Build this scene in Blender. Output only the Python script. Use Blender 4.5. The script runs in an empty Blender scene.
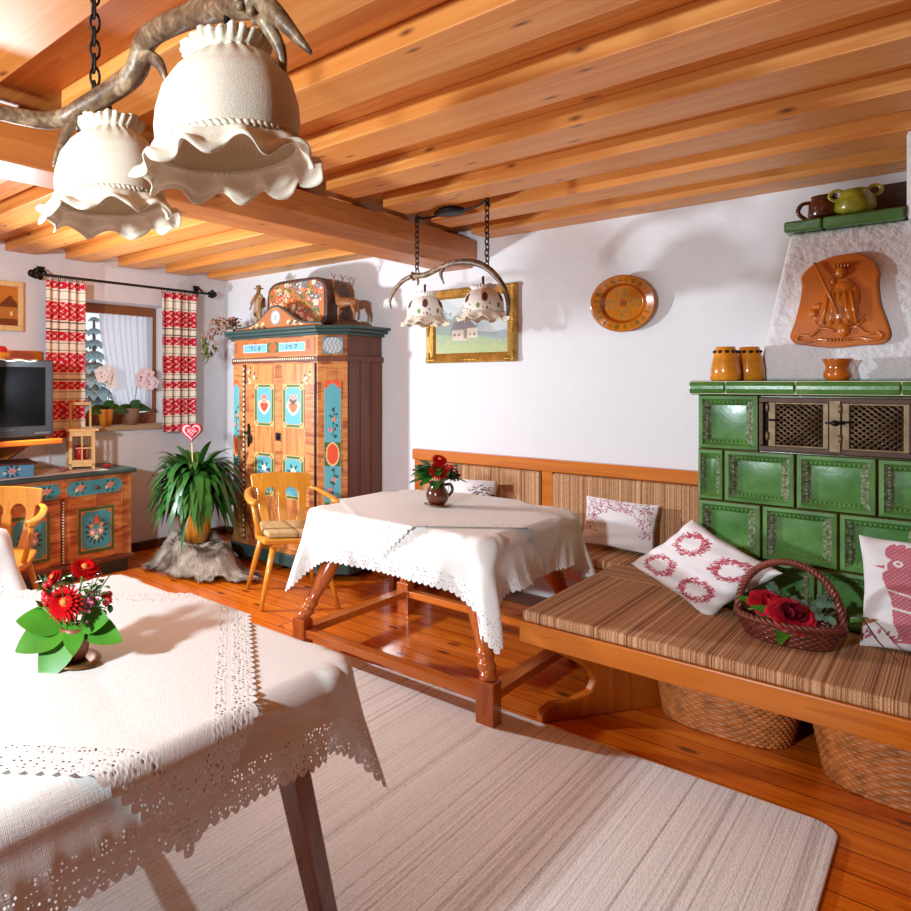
import bpy, math, random
import numpy as np
from mathutils import Vector, Matrix, Euler, noise
random.seed(7); np.random.seed(7)
PI = math.pi
scn = bpy.context.scene
COL = scn.collection
ORG = {}

# ------------------------------------------------------------------ helpers
def lin(c):
    c = c / 255.0
    return c / 12.92 if c <= 0.04045 else ((c + 0.055) / 1.055) ** 2.4
def K(r, g, b): return (lin(r), lin(g), lin(b), 1.0)

class MB:
    def __init__(s): s.v = []; s.f = []; s.m = []; s.sm = []; s.uv = None; s.col = None
    def add(s, vs, fs, mi=0, smooth=True, M=None):
        o = len(s.v)
        for p in vs:
            p = Vector(p)
            if M is not None: p = M @ p
            s.v.append(p[:])
        for f in fs:
            s.f.append(tuple(i + o for i in f)); s.m.append(mi); s.sm.append(smooth)
        return s
    def box(s, x0, x1, y0, y1, z0, z1, mi=0, M=None):
        v = [(x, y, z) for z in (z0, z1) for y in (y0, y1) for x in (x0, x1)]
        f = [(0, 2, 3, 1), (4, 5, 7, 6), (0, 1, 5, 4), (2, 6, 7, 3), (0, 4, 6, 2), (1, 3, 7, 5)]
        return s.add(v, f, mi, False, M)
    def tube(s, pts, r, n=8, mi=0, closed=False, M=None, cap=True, flat=1.0):
        pts = [Vector(p) for p in pts]
        if not hasattr(r, '__len__'): r = [r] * len(pts)
        N = len(pts); vs = []; fs = []
        t0 = (pts[1] - pts[0]).normalized()
        up = Vector((0, 0, 1)) if abs(t0.z) < .9 else Vector((1, 0, 0))
        a = t0.cross(up).normalized()
        for i, p in enumerate(pts):
            if closed: t = (pts[(i + 1) % N] - pts[i - 1]).normalized()
            else: t = (pts[min(i + 1, N - 1)] - pts[max(i - 1, 0)]).normalized()
            a = (a - t * a.dot(t)).normalized(); b = t.cross(a)
            for k in range(n):
                q = 2 * PI * k / n
                vs.append(p + a * (r[i] * math.cos(q)) + b * (r[i] * flat * math.sin(q)))
        L = N if closed else N - 1
        for i in range(L):
            for k in range(n):
                j = (i + 1) % N
                fs.append((i * n + k, i * n + (k + 1) % n, j * n + (k + 1) % n, j * n + k))
        if cap and not closed:
            fs.append(tuple(range(n))[::-1]); fs.append(tuple((N - 1) * n + k for k in range(n)))
        return s.add(vs, fs, mi, True, M)
    def lathe(s, prof, n=24, c=(0, 0, 0), mi=0, M=None, cap=True):
        vs = []; fs = []
        for r, z in prof:
            for k in range(n):
                q = 2 * PI * k / n; vs.append((c[0] + r * math.cos(q), c[1] + r * math.sin(q), c[2] + z))
        for i in range(len(prof) - 1):
            for k in range(n):
                fs.append((i * n + k, i * n + (k + 1) % n, (i + 1) * n + (k + 1) % n, (i + 1) * n + k))
        if cap:
            if prof[0][0] > 1e-4: fs.append(tuple(range(n))[::-1])
            if prof[-1][0] > 1e-4: fs.append(tuple((len(prof) - 1) * n + k for k in range(n)))
        return s.add(vs, fs, mi, True, M)
    def prism(s, poly, d0, d1, ax='z', mi=0, M=None, smooth=False):
        n = len(poly)
        def pt(p, d):
            if ax == 'z': return (p[0], p[1], d)
            if ax == 'y': return (p[0], d, p[1])
            return (d, p[0], p[1])
        vs = [pt(p, d0) for p in poly] + [pt(p, d1) for p in poly]
        fs = [tuple(range(n))[::-1], tuple(range(n, 2 * n))]
        for i in range(n): fs.append((i, (i + 1) % n, n + (i + 1) % n, n + i))
        return s.add(vs, fs, mi, smooth, M)
    def ell(s, c, r, n=12, mi=0, M=None):
        if not hasattr(r, '__len__'): r = (r, r, r)
        m = max(4, n // 2); vs = []; fs = []
        for i in range(m + 1):
            a = PI * i / m
            for k in range(n):
                q = 2 * PI * k / n
                vs.append((c[0] + r[0] * math.sin(a) * math.cos(q), c[1] + r[1] * math.sin(a) * math.sin(q), c[2] - r[2] * math.cos(a)))
        for i in range(m):
            for k in range(n):
                fs.append((i * n + k, i * n + (k + 1) % n, (i + 1) * n + (k + 1) % n, (i + 1) * n + k))
        return s.add(vs, fs, mi, True, M)
    def grid(s, nu, nv, fn, mi=0, M=None, cu=False):
        vs = [fn(i / (nu if cu else nu - 1), j / (nv - 1)) for j in range(nv) for i in range(nu)]
        fs = []
        for j in range(nv - 1):
            for i in range(nu if cu else nu - 1):
                k = (i + 1) % nu
                fs.append((j * nu + i, j * nu + k, (j + 1) * nu + k, (j + 1) * nu + i))
        return s.add(vs, fs, mi, True, M)
    def leaf(s, base, d, up, L, W, droop=.3, mi=0, n=6, fold=.25, tip=1.0):
        base = Vector(base); d = Vector(d).normalized(); up = Vector(up).normalized()
        side = d.cross(up)
        if side.length < 1e-3: side = Vector((1, 0, 0))
        side.normalize(); up = side.cross(d).normalized()
        vs = []; fs = []
        for i in range(n + 1):
            t = i / n
            w = W * .5 * (math.sin(PI * min(1, t ** .75 * .97 + .02)) ** .8)
            c = base + d * (L * t * (1 - .25 * droop * t)) - Vector((0, 0, 1)) * (droop * L * t * t)
            vs += [c - side * w + up * (w * fold), c, c + side * w + up * (w * fold)]
        for i in range(n):
            a = 3 * i
            fs += [(a, a + 1, a + 4, a + 3), (a + 1, a + 2, a + 5, a + 4)]
        return s.add(vs, fs, mi, True)
    def build(s, name, mats, parent=None, bevel=0, seg=2, sub=0, solid=0, rot=None, org=None, wn=False):
        if not isinstance(mats, (list, tuple)): mats = [mats]
        V = np.array(s.v, dtype=np.float64)
        if parent is not None: o = ORG.get(parent.name, Vector((0, 0, 0)))
        else:
            if org is None:
                lo = V.min(0); hi = V.max(0); org = ((lo[0] + hi[0]) / 2, (lo[1] + hi[1]) / 2, lo[2])
            o = Vector(org)
        V = V - np.array(o[:])
        me = bpy.data.meshes.new(name)
        me.from_pydata([tuple(p) for p in V], [], s.f)
        for m in mats: me.materials.append(m)
        me.polygons.foreach_set('material_index', s.m)
        me.polygons.foreach_set('use_smooth', s.sm)
        if s.uv is not None:
            ul = me.uv_layers.new(name='UVMap')
            li = np.zeros(len(me.loops), dtype=np.int32); me.loops.foreach_get('vertex_index', li)
            ul.data.foreach_set('uv', np.asarray(s.uv)[li].astype(np.float32).ravel())
        if s.col is not None:
            ca = me.color_attributes.new('Col', 'FLOAT_COLOR', 'POINT')
            ca.data.foreach_set('color', np.asarray(s.col, dtype=np.float32).ravel())
        me.update()
        ob = bpy.data.objects.new(name, me); COL.objects.link(ob)
        if parent is not None:
            ob.parent = parent; ORG[ob.name] = o
        else:
            ob.location = o; ORG[ob.name] = o
        if bevel:
            b = ob.modifiers.new('bev', 'BEVEL'); b.width = bevel; b.segments = seg; b.limit_method = 'ANGLE'; b.angle_limit = .6
        if solid:
            b = ob.modifiers.new('sol', 'SOLIDIFY'); b.thickness = solid; b.offset = 0
        if sub:
            b = ob.modifiers.new('sub', 'SUBSURF'); b.levels = sub; b.render_levels = sub
        return ob

def tag(o, label, cat, group=None, kind=None):
    o['label'] = label; o['category'] = cat
    if group: o['group'] = group
    if kind: o['kind'] = kind
    return o
def thing(name, label, cat, loc, rz=0, group=None, local=False):
    o = bpy.data.objects.new(name, None); COL.objects.link(o)
    o.location = loc; o.rotation_euler = (0, 0, rz); o.empty_display_size = .1
    ORG[o.name] = Vector((0, 0, 0)) if (local or rz) else Vector(loc)
    return tag(o, label, cat, group)
def struct(o):
    o['kind'] = 'structure'; return o
def lab(o, t): o['label'] = t; return o
def copy_tree(o, parent=None):
    c = o.copy(); COL.objects.link(c)
    if parent is not None: c.parent = parent
    ORG[c.name] = ORG.get(o.name, Vector((0, 0, 0)))
    for ch in list(o.children): copy_tree(ch, c)
    return c
def skin(name, vr, edges, mat, parent=None, sub=2, org=None):
    o = ORG.get(parent.name) if parent is not None else Vector(org)
    me = bpy.data.meshes.new(name)
    me.from_pydata([tuple(Vector(p) - o) for p, r in vr], edges, [])
    me.materials.append(mat)
    ob = bpy.data.objects.new(name, me); COL.objects.link(ob)
    if parent is not None: ob.parent = parent
    else: ob.location = o
    ORG[ob.name] = o
    m = ob.modifiers.new('skin', 'SKIN'); m.use_smooth_shade = True
    sv = me.skin_vertices
    if not sv:
        import bmesh
        bm = bmesh.new(); bm.from_mesh(me); bm.verts.layers.skin.verify(); bm.to_mesh(me); bm.free()
        sv = me.skin_vertices
    for i, (p, r) in enumerate(vr):
        sv[0].data[i].radius = r if hasattr(r, '__len__') else (r, r)
        sv[0].data[i].use_root = (i == 0)
    b = ob.modifiers.new('sub', 'SUBSURF'); b.levels = sub; b.render_levels = sub
    return ob
def smooth_path(pts, k=4):
    P = [Vector(p) for p in pts]; out = []
    for i in range(len(P) - 1):
        p0 = P[max(i - 1, 0)]; p1 = P[i]; p2 = P[i + 1]; p3 = P[min(i + 2, len(P) - 1)]
        for j in range(k):
            t = j / k
            out.append(.5 * ((2 * p1) + (p2 - p0) * t + (2 * p0 - 5 * p1 + 4 * p2 - p3) * t * t + (3 * p1 - p0 - 3 * p2 + p3) * t ** 3))
    out.append(P[-1]); return out
def interp(r, n):
    return list(np.interp(np.linspace(0, len(r) - 1, n), range(len(r)), r))

# ------------------------------------------------------------------ materials
class NT:
    def __init__(s, name):
        s.mat = bpy.data.materials.new(name); s.mat.use_nodes = True
        s.t = s.mat.node_tree; s.b = s.t.nodes['Principled BSDF']; s.out = s.t.nodes['Material Output']
    def n(s, typ, props=None, **inp):
        nd = s.t.nodes.new('ShaderNode' + typ)
        for k, v in (props or {}).items(): setattr(nd, k, v)
        for k, v in inp.items():
            k = k.replace('_', ' ')
            s.set(nd, int(k[1:]) if k[0] == 'i' and k[1:].isdigit() else k, v)
        return nd
    def set(s, nd, k, v):
        i = nd.inputs[k]
        if isinstance(v, bpy.types.NodeSocket): s.t.links.new(v, i)
        elif isinstance(v, bpy.types.Node): s.t.links.new(v.outputs[0], i)
        else: i.default_value = v
    def math(s, op, a, b=0.0): return s.n('Math', {'operation': op}, i0=a, i1=b).outputs[0]
    def ramp(s, fac, stops, interp='LINEAR'):
        nd = s.n('ValToRGB', None, Fac=fac); r = nd.color_ramp; r.interpolation = interp
        while len(r.elements) < len(stops): r.elements.new(.5)
        for e, (p, c) in zip(r.elements, stops): e.position = p; e.color = c
        return nd.outputs[0]
    def mix(s, fac, a, b, blend='MIX'):
        nd = s.n('Mix', {'data_type': 'RGBA', 'blend_type': blend})
        s.set(nd, 0, fac); s.set(nd, 6, a); s.set(nd, 7, b)
        return nd.outputs[2]
    def obj(s, scale=(1, 1, 1), rot=(0, 0, 0), out='Object'):
        tc = s.n('TexCoord'); mp = s.n('Mapping'); s.set(mp, 'Vector', tc.outputs[out])
        mp.inputs['Scale'].default_value = scale; mp.inputs['Rotation'].default_value = rot
        return mp.outputs[0]
    def bump(s, h, strength=.3, dist=.01):
        bp = s.n('Bump', None, Height=h, Strength=strength, Distance=dist); s.set(s.b, 'Normal', bp)
    def pr(s, **kw):
        for k, v in kw.items(): s.set(s.b, k.replace('_', ' '), v)
        return s

def simple(name, col, rough=.5, metal=0.0, var=0, vscale=8, bump=0, bscale=60, coat=0.0, spec=.5, emit=None, dist=.004, sheen=0):
    t = NT(name); t.pr(Roughness=rough, Metallic=metal, Coat_Weight=coat, Coat_Roughness=.08)
    t.b.inputs['Specular IOR Level'].default_value = spec
    if sheen: t.b.inputs['Sheen Weight'].default_value = sheen
    if var:
        nz = t.n('TexNoise', None, Vector=t.obj(), Scale=vscale, Detail=4.0)
        a = tuple(max(0, x * (1 - var)) for x in col[:3]) + (1,); b = tuple(min(1, x * (1 + var)) for x in col[:3]) + (1,)
        t.pr(Base_Color=t.ramp(nz.outputs[0], [(.3, a), (.7, b)]))
    else: t.pr(Base_Color=col)
    if bump:
        nz = t.n('TexNoise', None, Vector=t.obj(), Scale=bscale, Detail=3.0); t.bump(nz.outputs[0], bump, dist)
    return t.mat

def wood(name, c1, c2, axis='x', sc=1.0, rough=.35, knots=0.0, kc=K(90, 40, 18), coat=.0, stretch=.06, tint=.12, ring=1.0):
    t = NT(name)
    st = {'x': (stretch, 1, 1), 'y': (1, stretch, 1), 'z': (1, 1, stretch)}[axis]
    st = tuple(x * sc for x in st)
    v = t.obj(st)
    n1 = t.n('TexNoise', None, Vector=v, Scale=6.0, Detail=5.0, Roughness=.6, Distortion=.8)
    n2 = t.n('TexNoise', None, Vector=v, Scale=60.0, Detail=3.0)
    w = t.math('FRACT', t.math('MULTIPLY', n1.outputs[0], 7.0 * ring))
    f = t.math('ADD', t.math('MULTIPLY', w, .55), t.math('MULTIPLY', n2.outputs[0], .45))
    f2 = t.math('ADD', t.math('MULTIPLY', f, .6), t.math('MULTIPLY', n1.outputs[0], .4))
    c = t.ramp(f2, [(.2, c1), (.75, c2)])
    if knots:
        tk = t.n('TexCoord'); sk = t.n('SeparateXYZ', None, Vector=tk.outputs['Object']); oi2 = t.n('ObjectInfo')
        ia = 'xyz'.index(axis); ib, ic = [q for q in range(3) if q != ia]
        ck = t.n('CombineXYZ'); t.set(ck, 0, t.math('ADD', t.math('MULTIPLY', sk.outputs[ia], .4), t.math('MULTIPLY', oi2.outputs['Random'], 40.0))); t.set(ck, 1, t.math('ADD', sk.outputs[ib], sk.outputs[ic]))
        vo = t.n('TexVoronoi', {'voronoi_dimensions': '2D'}, Vector=ck.outputs[0], Scale=5.5 * knots, Randomness=1.0)
        d = t.math('ADD', vo.outputs['Distance'], t.math('MULTIPLY', n1.outputs[0], .05))
        sel = t.math('GREATER_THAN', t.n('SeparateColor', None, Color=vo.outputs['Color']).outputs[0], .45)
        kf = t.n('MapRange', None, Value=d).outputs[0].node
        kf.inputs[1].default_value = .03; kf.inputs[2].default_value = .10; kf.inputs[3].default_value = 1; kf.inputs[4].default_value = 0
        c = t.mix(t.math('MULTIPLY', kf.outputs[0], sel), c, kc)
    oi = t.n('ObjectInfo')
    hv = t.n('HueSaturation', None, Color=c)
    t.set(hv, 'Value', t.math('ADD', t.math('MULTIPLY', oi.outputs['Random'], tint * 2), 1 - tint))
    t.pr(Base_Color=hv.outputs[0], Roughness=rough, Coat_Weight=coat, Coat_Roughness=.12)
    t.bump(f, .12, .002)
    return t.mat

def vcol(name, rough=.5, coat=0.0, bump=0, bscale=200, spec=.5, grain=0):
    t = NT(name); a = t.n('Attribute', {'attribute_name': 'Col'})
    t.pr(Base_Color=a.outputs[0], Roughness=rough, Coat_Weight=coat)
    t.b.inputs['Specular IOR Level'].default_value = spec
    if bump:
        nz = t.n('TexNoise', None, Vector=t.obj(), Scale=bscale, Detail=2.0); t.bump(nz.outputs[0], bump, .003)
    return t.mat

def plaster(name, col=K(236, 236, 239), b=.25, sc=14):
    t = NT(name); v = t.obj()
    n = t.n('TexNoise', None, Vector=v, Scale=float(sc), Detail=6.0, Roughness=.55)
    m = t.n('TexNoise', None, Vector=v, Scale=1.3, Detail=2.0)
    c = tuple(x * .955 for x in col[:3]) + (1,)
    t.pr(Base_Color=t.ramp(m.outputs[0], [(.3, c), (.7, col)]), Roughness=.9)
    t.b.inputs['Specular IOR Level'].default_value = .15
    t.bump(n.outputs[0], b, .02)
    return t.mat

def striped(name, stops, scale=36.0, axis=0, weave=260, bs=.35, rough=.9):
    t = NT(name); v = t.obj()
    sp = t.n('SeparateXYZ', None, Vector=v)
    x = t.math('MULTIPLY', sp.outputs[axis], scale)
    n = t.n('TexNoise', {'noise_dimensions': '1D'}, W=x, Scale=1.0, Detail=3.0, Roughness=.75)
    f = t.n('TexNoise', None, Vector=v, Scale=float(weave), Detail=1.0)
    c = t.ramp(n.outputs[0], stops)
    c = t.mix(.35, c, t.ramp(f.outputs[0], [(.35, K(90, 70, 50)), (.65, K(255, 245, 225))]), 'SOFT_LIGHT')
    t.pr(Base_Color=c, Roughness=rough); t.b.inputs['Specular IOR Level'].default_value = .15
    t.bump(t.math('ADD', f.outputs[0], t.math('MULTIPLY', n.outputs[0], .6)), bs, .006)
    return t.mat

def lace(name, W, H, col=K(250, 248, 244), band=.075):
    t = NT(name); uv = t.n('UVMap', {'uv_map': 'UVMap'})
    sp = t.n('SeparateXYZ', None, Vector=uv.outputs[0]); u, v = sp.outputs[0], sp.outputs[1]
    mn = lambda a, b: t.math('MINIMUM', a, b)
    du_ = mn(u, t.math('SUBTRACT', W, u)); dv_ = mn(v, t.math('SUBTRACT', H, v)); d = mn(du_, dv_)
    sel_ = t.math('LESS_THAN', du_, dv_); along = t.math('ADD', t.math('MULTIPLY', sel_, v), t.math('MULTIPLY', t.math('SUBTRACT', 1.0, sel_), u))
    vo = t.n('TexVoronoi', {'feature': 'F1'}, Vector=uv.outputs[0], Scale=105.0, Randomness=.6)
    hole = t.math('LESS_THAN', vo.outputs['Distance'], .27)
    inb = t.math('MULTIPLY', t.math('LESS_THAN', d, band), t.math('GREATER_THAN', d, .012))
    solid = t.math('MULTIPLY', t.math('LESS_THAN', d, band * .72), t.math('GREATER_THAN', d, band * .6))
    inb = t.math('MULTIPLY', inb, t.math('SUBTRACT', 1.0, solid))
    wv = t.math('SINE', t.math('MULTIPLY', along, 110.0))
    wv = t.math('ABSOLUTE', wv)
    edge = t.math('LESS_THAN', d, t.math('MULTIPLY', t.math('SUBTRACT', 1.0, wv), .011))
    lad = t.math('MULTIPLY', t.math('COMPARE', d, band + .012), 1.0)
    lad.node.inputs[2].default_value = .004
    ladd = t.math('MULTIPLY', t.math('LESS_THAN', t.math('ABSOLUTE', t.math('SUBTRACT', d, band + .012)), .004),
                  t.math('GREATER_THAN', t.math('SINE', t.math('MULTIPLY', t.math('ADD', u, v), 500.0)), -.1))
    a = t.math('MAXIMUM', t.math('MULTIPLY', hole, inb), edge)
    wx = t.math('SINE', t.math('MULTIPLY', u, 2600.0)); wy = t.math('SINE', t.math('MULTIPLY', v, 2600.0))
    nz = t.n('TexNoise', None, Vector=uv.outputs[0], Scale=260.0, Detail=2.0)
    mp = t.n('Mapping', None, Vector=uv.outputs[0]); mp.inputs['Scale'].default_value = (30, 700, 1)
    mq = t.n('Mapping', None, Vector=uv.outputs[0]); mq.inputs['Scale'].default_value = (700, 30, 1)
    na = t.n('TexNoise', None, Vector=mp.outputs[0], Scale=1.0, Detail=2.0); nb = t.n('TexNoise', None, Vector=mq.outputs[0], Scale=1.0, Detail=2.0)
    thr = t.math('MULTIPLY', t.math('ADD', na.outputs[0], nb.outputs[0]), .5)
    dk = tuple(x * .88 for x in col[:3]) + (1,)
    c = t.ramp(thr, [(.38, dk), (.58, col)])
    t.pr(Base_Color=c, Roughness=.9); t.b.inputs['Specular IOR Level'].default_value = .1
    crease = t.math('MULTIPLY', t.math('LESS_THAN', d, band + .02), 1.0)
    t.bump(t.math('ADD', thr, t.math('MULTIPLY', t.math('MULTIPLY', vo.outputs['Distance'], inb), 1.5)), .35, .004)
    tr = t.n('BsdfTransparent'); mx = t.n('MixShader'); t.set(mx, 0, a); t.set(mx, 1, t.b.outputs[0]); t.set(mx, 2, tr.outputs[0])
    t.t.links.new(mx.outputs[0], t.out.inputs[0])
    return t.mat

M = {}
M['wall'] = plaster('white plaster')
M['bounce_damper'] = wood('brown wall panelling', K(120, 74, 42), K(90, 52, 30), 'z', 1.0, .5, tint=0)  # unseen walls given dark brown wood to reduce bounce light
M['hood'] = plaster('rough plaster', K(238, 238, 240), .6, 34)
M['joist'] = wood('pine joist', K(236, 170, 92), K(214, 130, 54), 'x', .9, .42, knots=1.0, kc=K(110, 52, 24), stretch=.035, tint=.08, ring=.8)
M['boards'] = wood('pine ceiling boards', K(222, 146, 70), K(190, 104, 38), 'x', 1.0, .45, knots=.9, kc=K(100, 48, 24), stretch=.05, tint=0)
M['girder'] = wood('pine girder', K(212, 136, 68), K(178, 98, 42), 'y', .9, .42, knots=.8, kc=K(96, 46, 22), stretch=.05, tint=0)
M['honey'] = wood('honey beech', K(226, 156, 56), K(205, 128, 34), 'x', 1.2, .25, coat=.35, stretch=.1, ring=.5)
M['honeyz'] = wood('honey beech upright', K(226, 158, 60), K(205, 130, 36), 'z', 1.2, .25, coat=.35, stretch=.1, ring=.5)
M['bench'] = wood('amber varnished pine', K(214, 122, 30), K(186, 92, 16), 'x', 1.0, .25, coat=.4, stretch=.06, ring=.6)
M['benchy'] = wood('amber varnished pine panel', K(196, 104, 26), K(160, 74, 14), 'z', 1.0, .3, coat=.3, stretch=.06, ring=.6)
M['table'] = wood('red brown varnished pine', K(198, 104, 44), K(160, 72, 26), 'z', 1.3, .25, coat=.4, stretch=.07, ring=.6)
M['tablex'] = wood('red brown varnished pine rail', K(224, 126, 44), K(190, 92, 26), 'x', 1.3, .25, coat=.4, stretch=.07, ring=.6)
M['tabley'] = wood('red brown varnished pine side rail', K(224, 126, 44), K(190, 92, 26), 'y', 1.3, .25, coat=.4, stretch=.07, ring=.6)
M['darkleg'] = wood('brown oak', K(140, 76, 42), K(104, 50, 26), 'z', 1.3, .35, coat=.2, stretch=.07, ring=.6)
M['wardside'] = wood('dark grained wood', K(126, 72, 48), K(92, 48, 32), 'z', 1.2, .5, stretch=.03, tint=0)
M['lightwood'] = wood('pale pine', K(240, 208, 150), K(222, 180, 116), 'z', 1.5, .5, stretch=.08)
M['framewood'] = wood('window pine', K(176, 108, 52), K(140, 78, 34), 'z', 1.3, .4, stretch=.08)
M['tvshelf'] = wood('orange varnished shelf', K(214, 120, 36), K(186, 92, 20), 'y', 1.0, .3, coat=.3, stretch=.06)
M['iron'] = simple('black wrought iron', K(34, 32, 32), .5, .6, bump=.2, bscale=80)
M['gold'] = simple('gilded frame', K(190, 144, 66), .35, .55, var=.35, vscale=18, bump=.4, bscale=90)
M['green_trim'] = simple('dark teal paint', K(54, 76, 72), .4, var=.12)
M['black'] = simple('black plastic', K(26, 26, 28), .35)
M['tvbody'] = simple('charcoal plastic', K(44, 45, 48), .4)
M['screen'] = simple('glass screen', K(9, 9, 10), .12, spec=.15)
M['vcol'] = vcol('painted surface', .45)
M['vcloth'] = vcol('printed cloth', .9, bump=.25, bscale=400, spec=.1)
M['vgloss'] = vcol('glazed pottery paint', .15, coat=.5)
M['leaf'] = simple('green leaf', K(52, 104, 34), .38, var=.35, vscale=10)
M['leafdark'] = simple('dark strap leaf', K(44, 92, 34), .3, var=.4, vscale=9)
M['leafbright'] = simple('bright green leaf', K(66, 132, 30), .4, var=.25, vscale=12)
M['euc'] = simple('eucalyptus leaf', K(136, 168, 144), .6, var=.2, vscale=20)
M['stem'] = simple('green stem', K(96, 122, 52), .5)
M['bark'] = simple('brown twig', K(86, 62, 42), .8, var=.3, vscale=30)
M['red'] = simple('red petal', K(178, 3, 12), .7, spec=.1, var=.25, vscale=30)
M['darkred'] = simple('dark red rose petal', K(196, 26, 50), .5, var=.35, vscale=25)
M['deepred'] = simple('deep wine petal', K(120, 10, 34), .5, var=.3, vscale=25)
M['yellow'] = simple('orange flower eye', K(226, 120, 50), .6, var=.3, vscale=60)
M['berry'] = simple('red berry', K(206, 36, 44), .2)
M['pinkbud'] = simple('pink bud', K(176, 90, 110), .6, var=.3, vscale=40)
M['orchid'] = simple('white orchid petal', K(246, 242, 240), .5)
M['orchidpink'] = simple('pink orchid petal', K(246, 230, 238), .5, var=.06, vscale=50)
M['terracotta'] = simple('brown terracotta', K(140, 74, 48), .45, var=.2)
M['brownjug'] = simple('dark brown glaze', K(92, 44, 30), .2, var=.3, vscale=14, coat=.5)
M['plate_brass'] = simple('antique brass', K(138, 98, 58), .35, .7, var=.3, vscale=20)
M['orange_glaze'] = simple('orange glaze', K(220, 140, 36), .2, var=.3, vscale=16, coat=.5)
M['amber_glaze'] = simple('amber glaze', K(186, 98, 24), .18, var=.35, vscale=14, coat=.6)
M['ochre_pot'] = simple('ochre ceramic', K(206, 130, 40), .3, var=.12)
M['grey_pot'] = simple('grey brown ceramic', K(140, 108, 84), .5, var=.2)
M['plaque'] = simple('glazed clay', K(196, 104, 26), .28, var=.15, vscale=10, coat=.3, bump=.15, bscale=30)
M['greenjug'] = simple('mottled green glaze', K(148, 150, 44), .25, var=.45, vscale=24, coat=.4)
M['darkbox'] = wood('dark box wood', K(96, 60, 46), K(66, 38, 30), 'x', 1.4, .5, stretch=.06)
M['antler'] = None
M['shade'] = None
M['bone'] = None
M['wicker'] = simple('brown wicker', K(206, 128, 66), .45, var=.35, vscale=22, coat=.2)
M['wickerdark'] = simple('dark red wicker', K(120, 54, 38), .45, var=.35, vscale=26, coat=.2)
M['inner_shade'] = simple('painted interior shade', K(34, 24, 18), .9)  # near-black colour stands in for the shade inside openings
M['brass'] = simple('old brass', K(122, 100, 72), .45, .5, var=.3, vscale=30)
M['rust'] = simple('brown iron frame', K(78, 56, 46), .5, .5, var=.3, vscale=20)
M['linen'] = simple('natural linen', K(228, 220, 206), .9, bump=.3, bscale=300, spec=.1)
M['white_cloth'] = simple('white cotton', K(240, 238, 236), .9, bump=.25, bscale=300, spec=.1)
M['base'] = wood('dark baseboard', K(96, 56, 34), K(70, 38, 22), 'x', 1.0, .5, tint=0)
M['cream'] = simple('cream candle wax', K(236, 222, 190), .5)
M['redwax'] = simple('red candle wax', K(206, 24, 30), .4)
M['bodywood'] = wood('carved limewood', K(190, 150, 108), K(150, 110, 74), 'z', 2.0, .5, stretch=.15)
M['stagwood'] = wood('carved brown wood', K(166, 104, 60), K(126, 72, 40), 'x', 2.0, .45, stretch=.15)
M['snow'] = simple('snow', K(240, 244, 250), .9, var=.05, vscale=.6)
M['spruce'] = simple('spruce green', K(132, 150, 152), .9, var=.3, vscale=3)
M['silver'] = simple('satin grey plastic', K(84, 86, 90), .4, .3)
M['dried'] = simple('dried pink blossom', K(170, 128, 110), .9, var=.35, vscale=30)
M['olive'] = simple('dried olive leaf', K(98, 112, 56), .8, var=.3, vscale=20)

def antler_mat():
    t = NT('antler horn'); v = t.obj()
    n = t.n('TexNoise', None, Vector=v, Scale=14.0, Detail=6.0, Distortion=1.5)
    m = t.n('TexNoise', None, Vector=v, Scale=90.0, Detail=3.0)
    f = t.math('ADD', t.math('MULTIPLY', n.outputs[0], .7), t.math('MULTIPLY', m.outputs[0], .3))
    t.pr(Base_Color=t.ramp(f, [(.35, K(66, 48, 38)), (.5, K(112, 86, 62)), (.68, K(176, 152, 120))]), Roughness=.4)
    t.bump(f, .5, .006); return t.mat
M['antler'] = antler_mat()
def shade_mat():
    t = NT('cream lampshade linen'); v = t.obj()
    n = t.n('TexNoise', None, Vector=v, Scale=380.0, Detail=2.0)
    t.pr(Base_Color=t.ramp(n.outputs[0], [(.3, K(226, 214, 190)), (.7, K(248, 240, 224))]), Roughness=.9)
    t.b.inputs['Specular IOR Level'].default_value = .1
    tl = t.n('BsdfTranslucent'); tl.inputs[0].default_value = K(248, 236, 214)
    mx = t.n('MixShader'); t.set(mx, 0, .2); t.set(mx, 1, t.b.outputs[0]); t.set(mx, 2, tl.outputs[0])
    t.t.links.new(mx.outputs[0], t.out.inputs[0])
    t.bump(n.outputs[0], .3, .003); return t.mat
M['shade'] = shade_mat()

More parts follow.
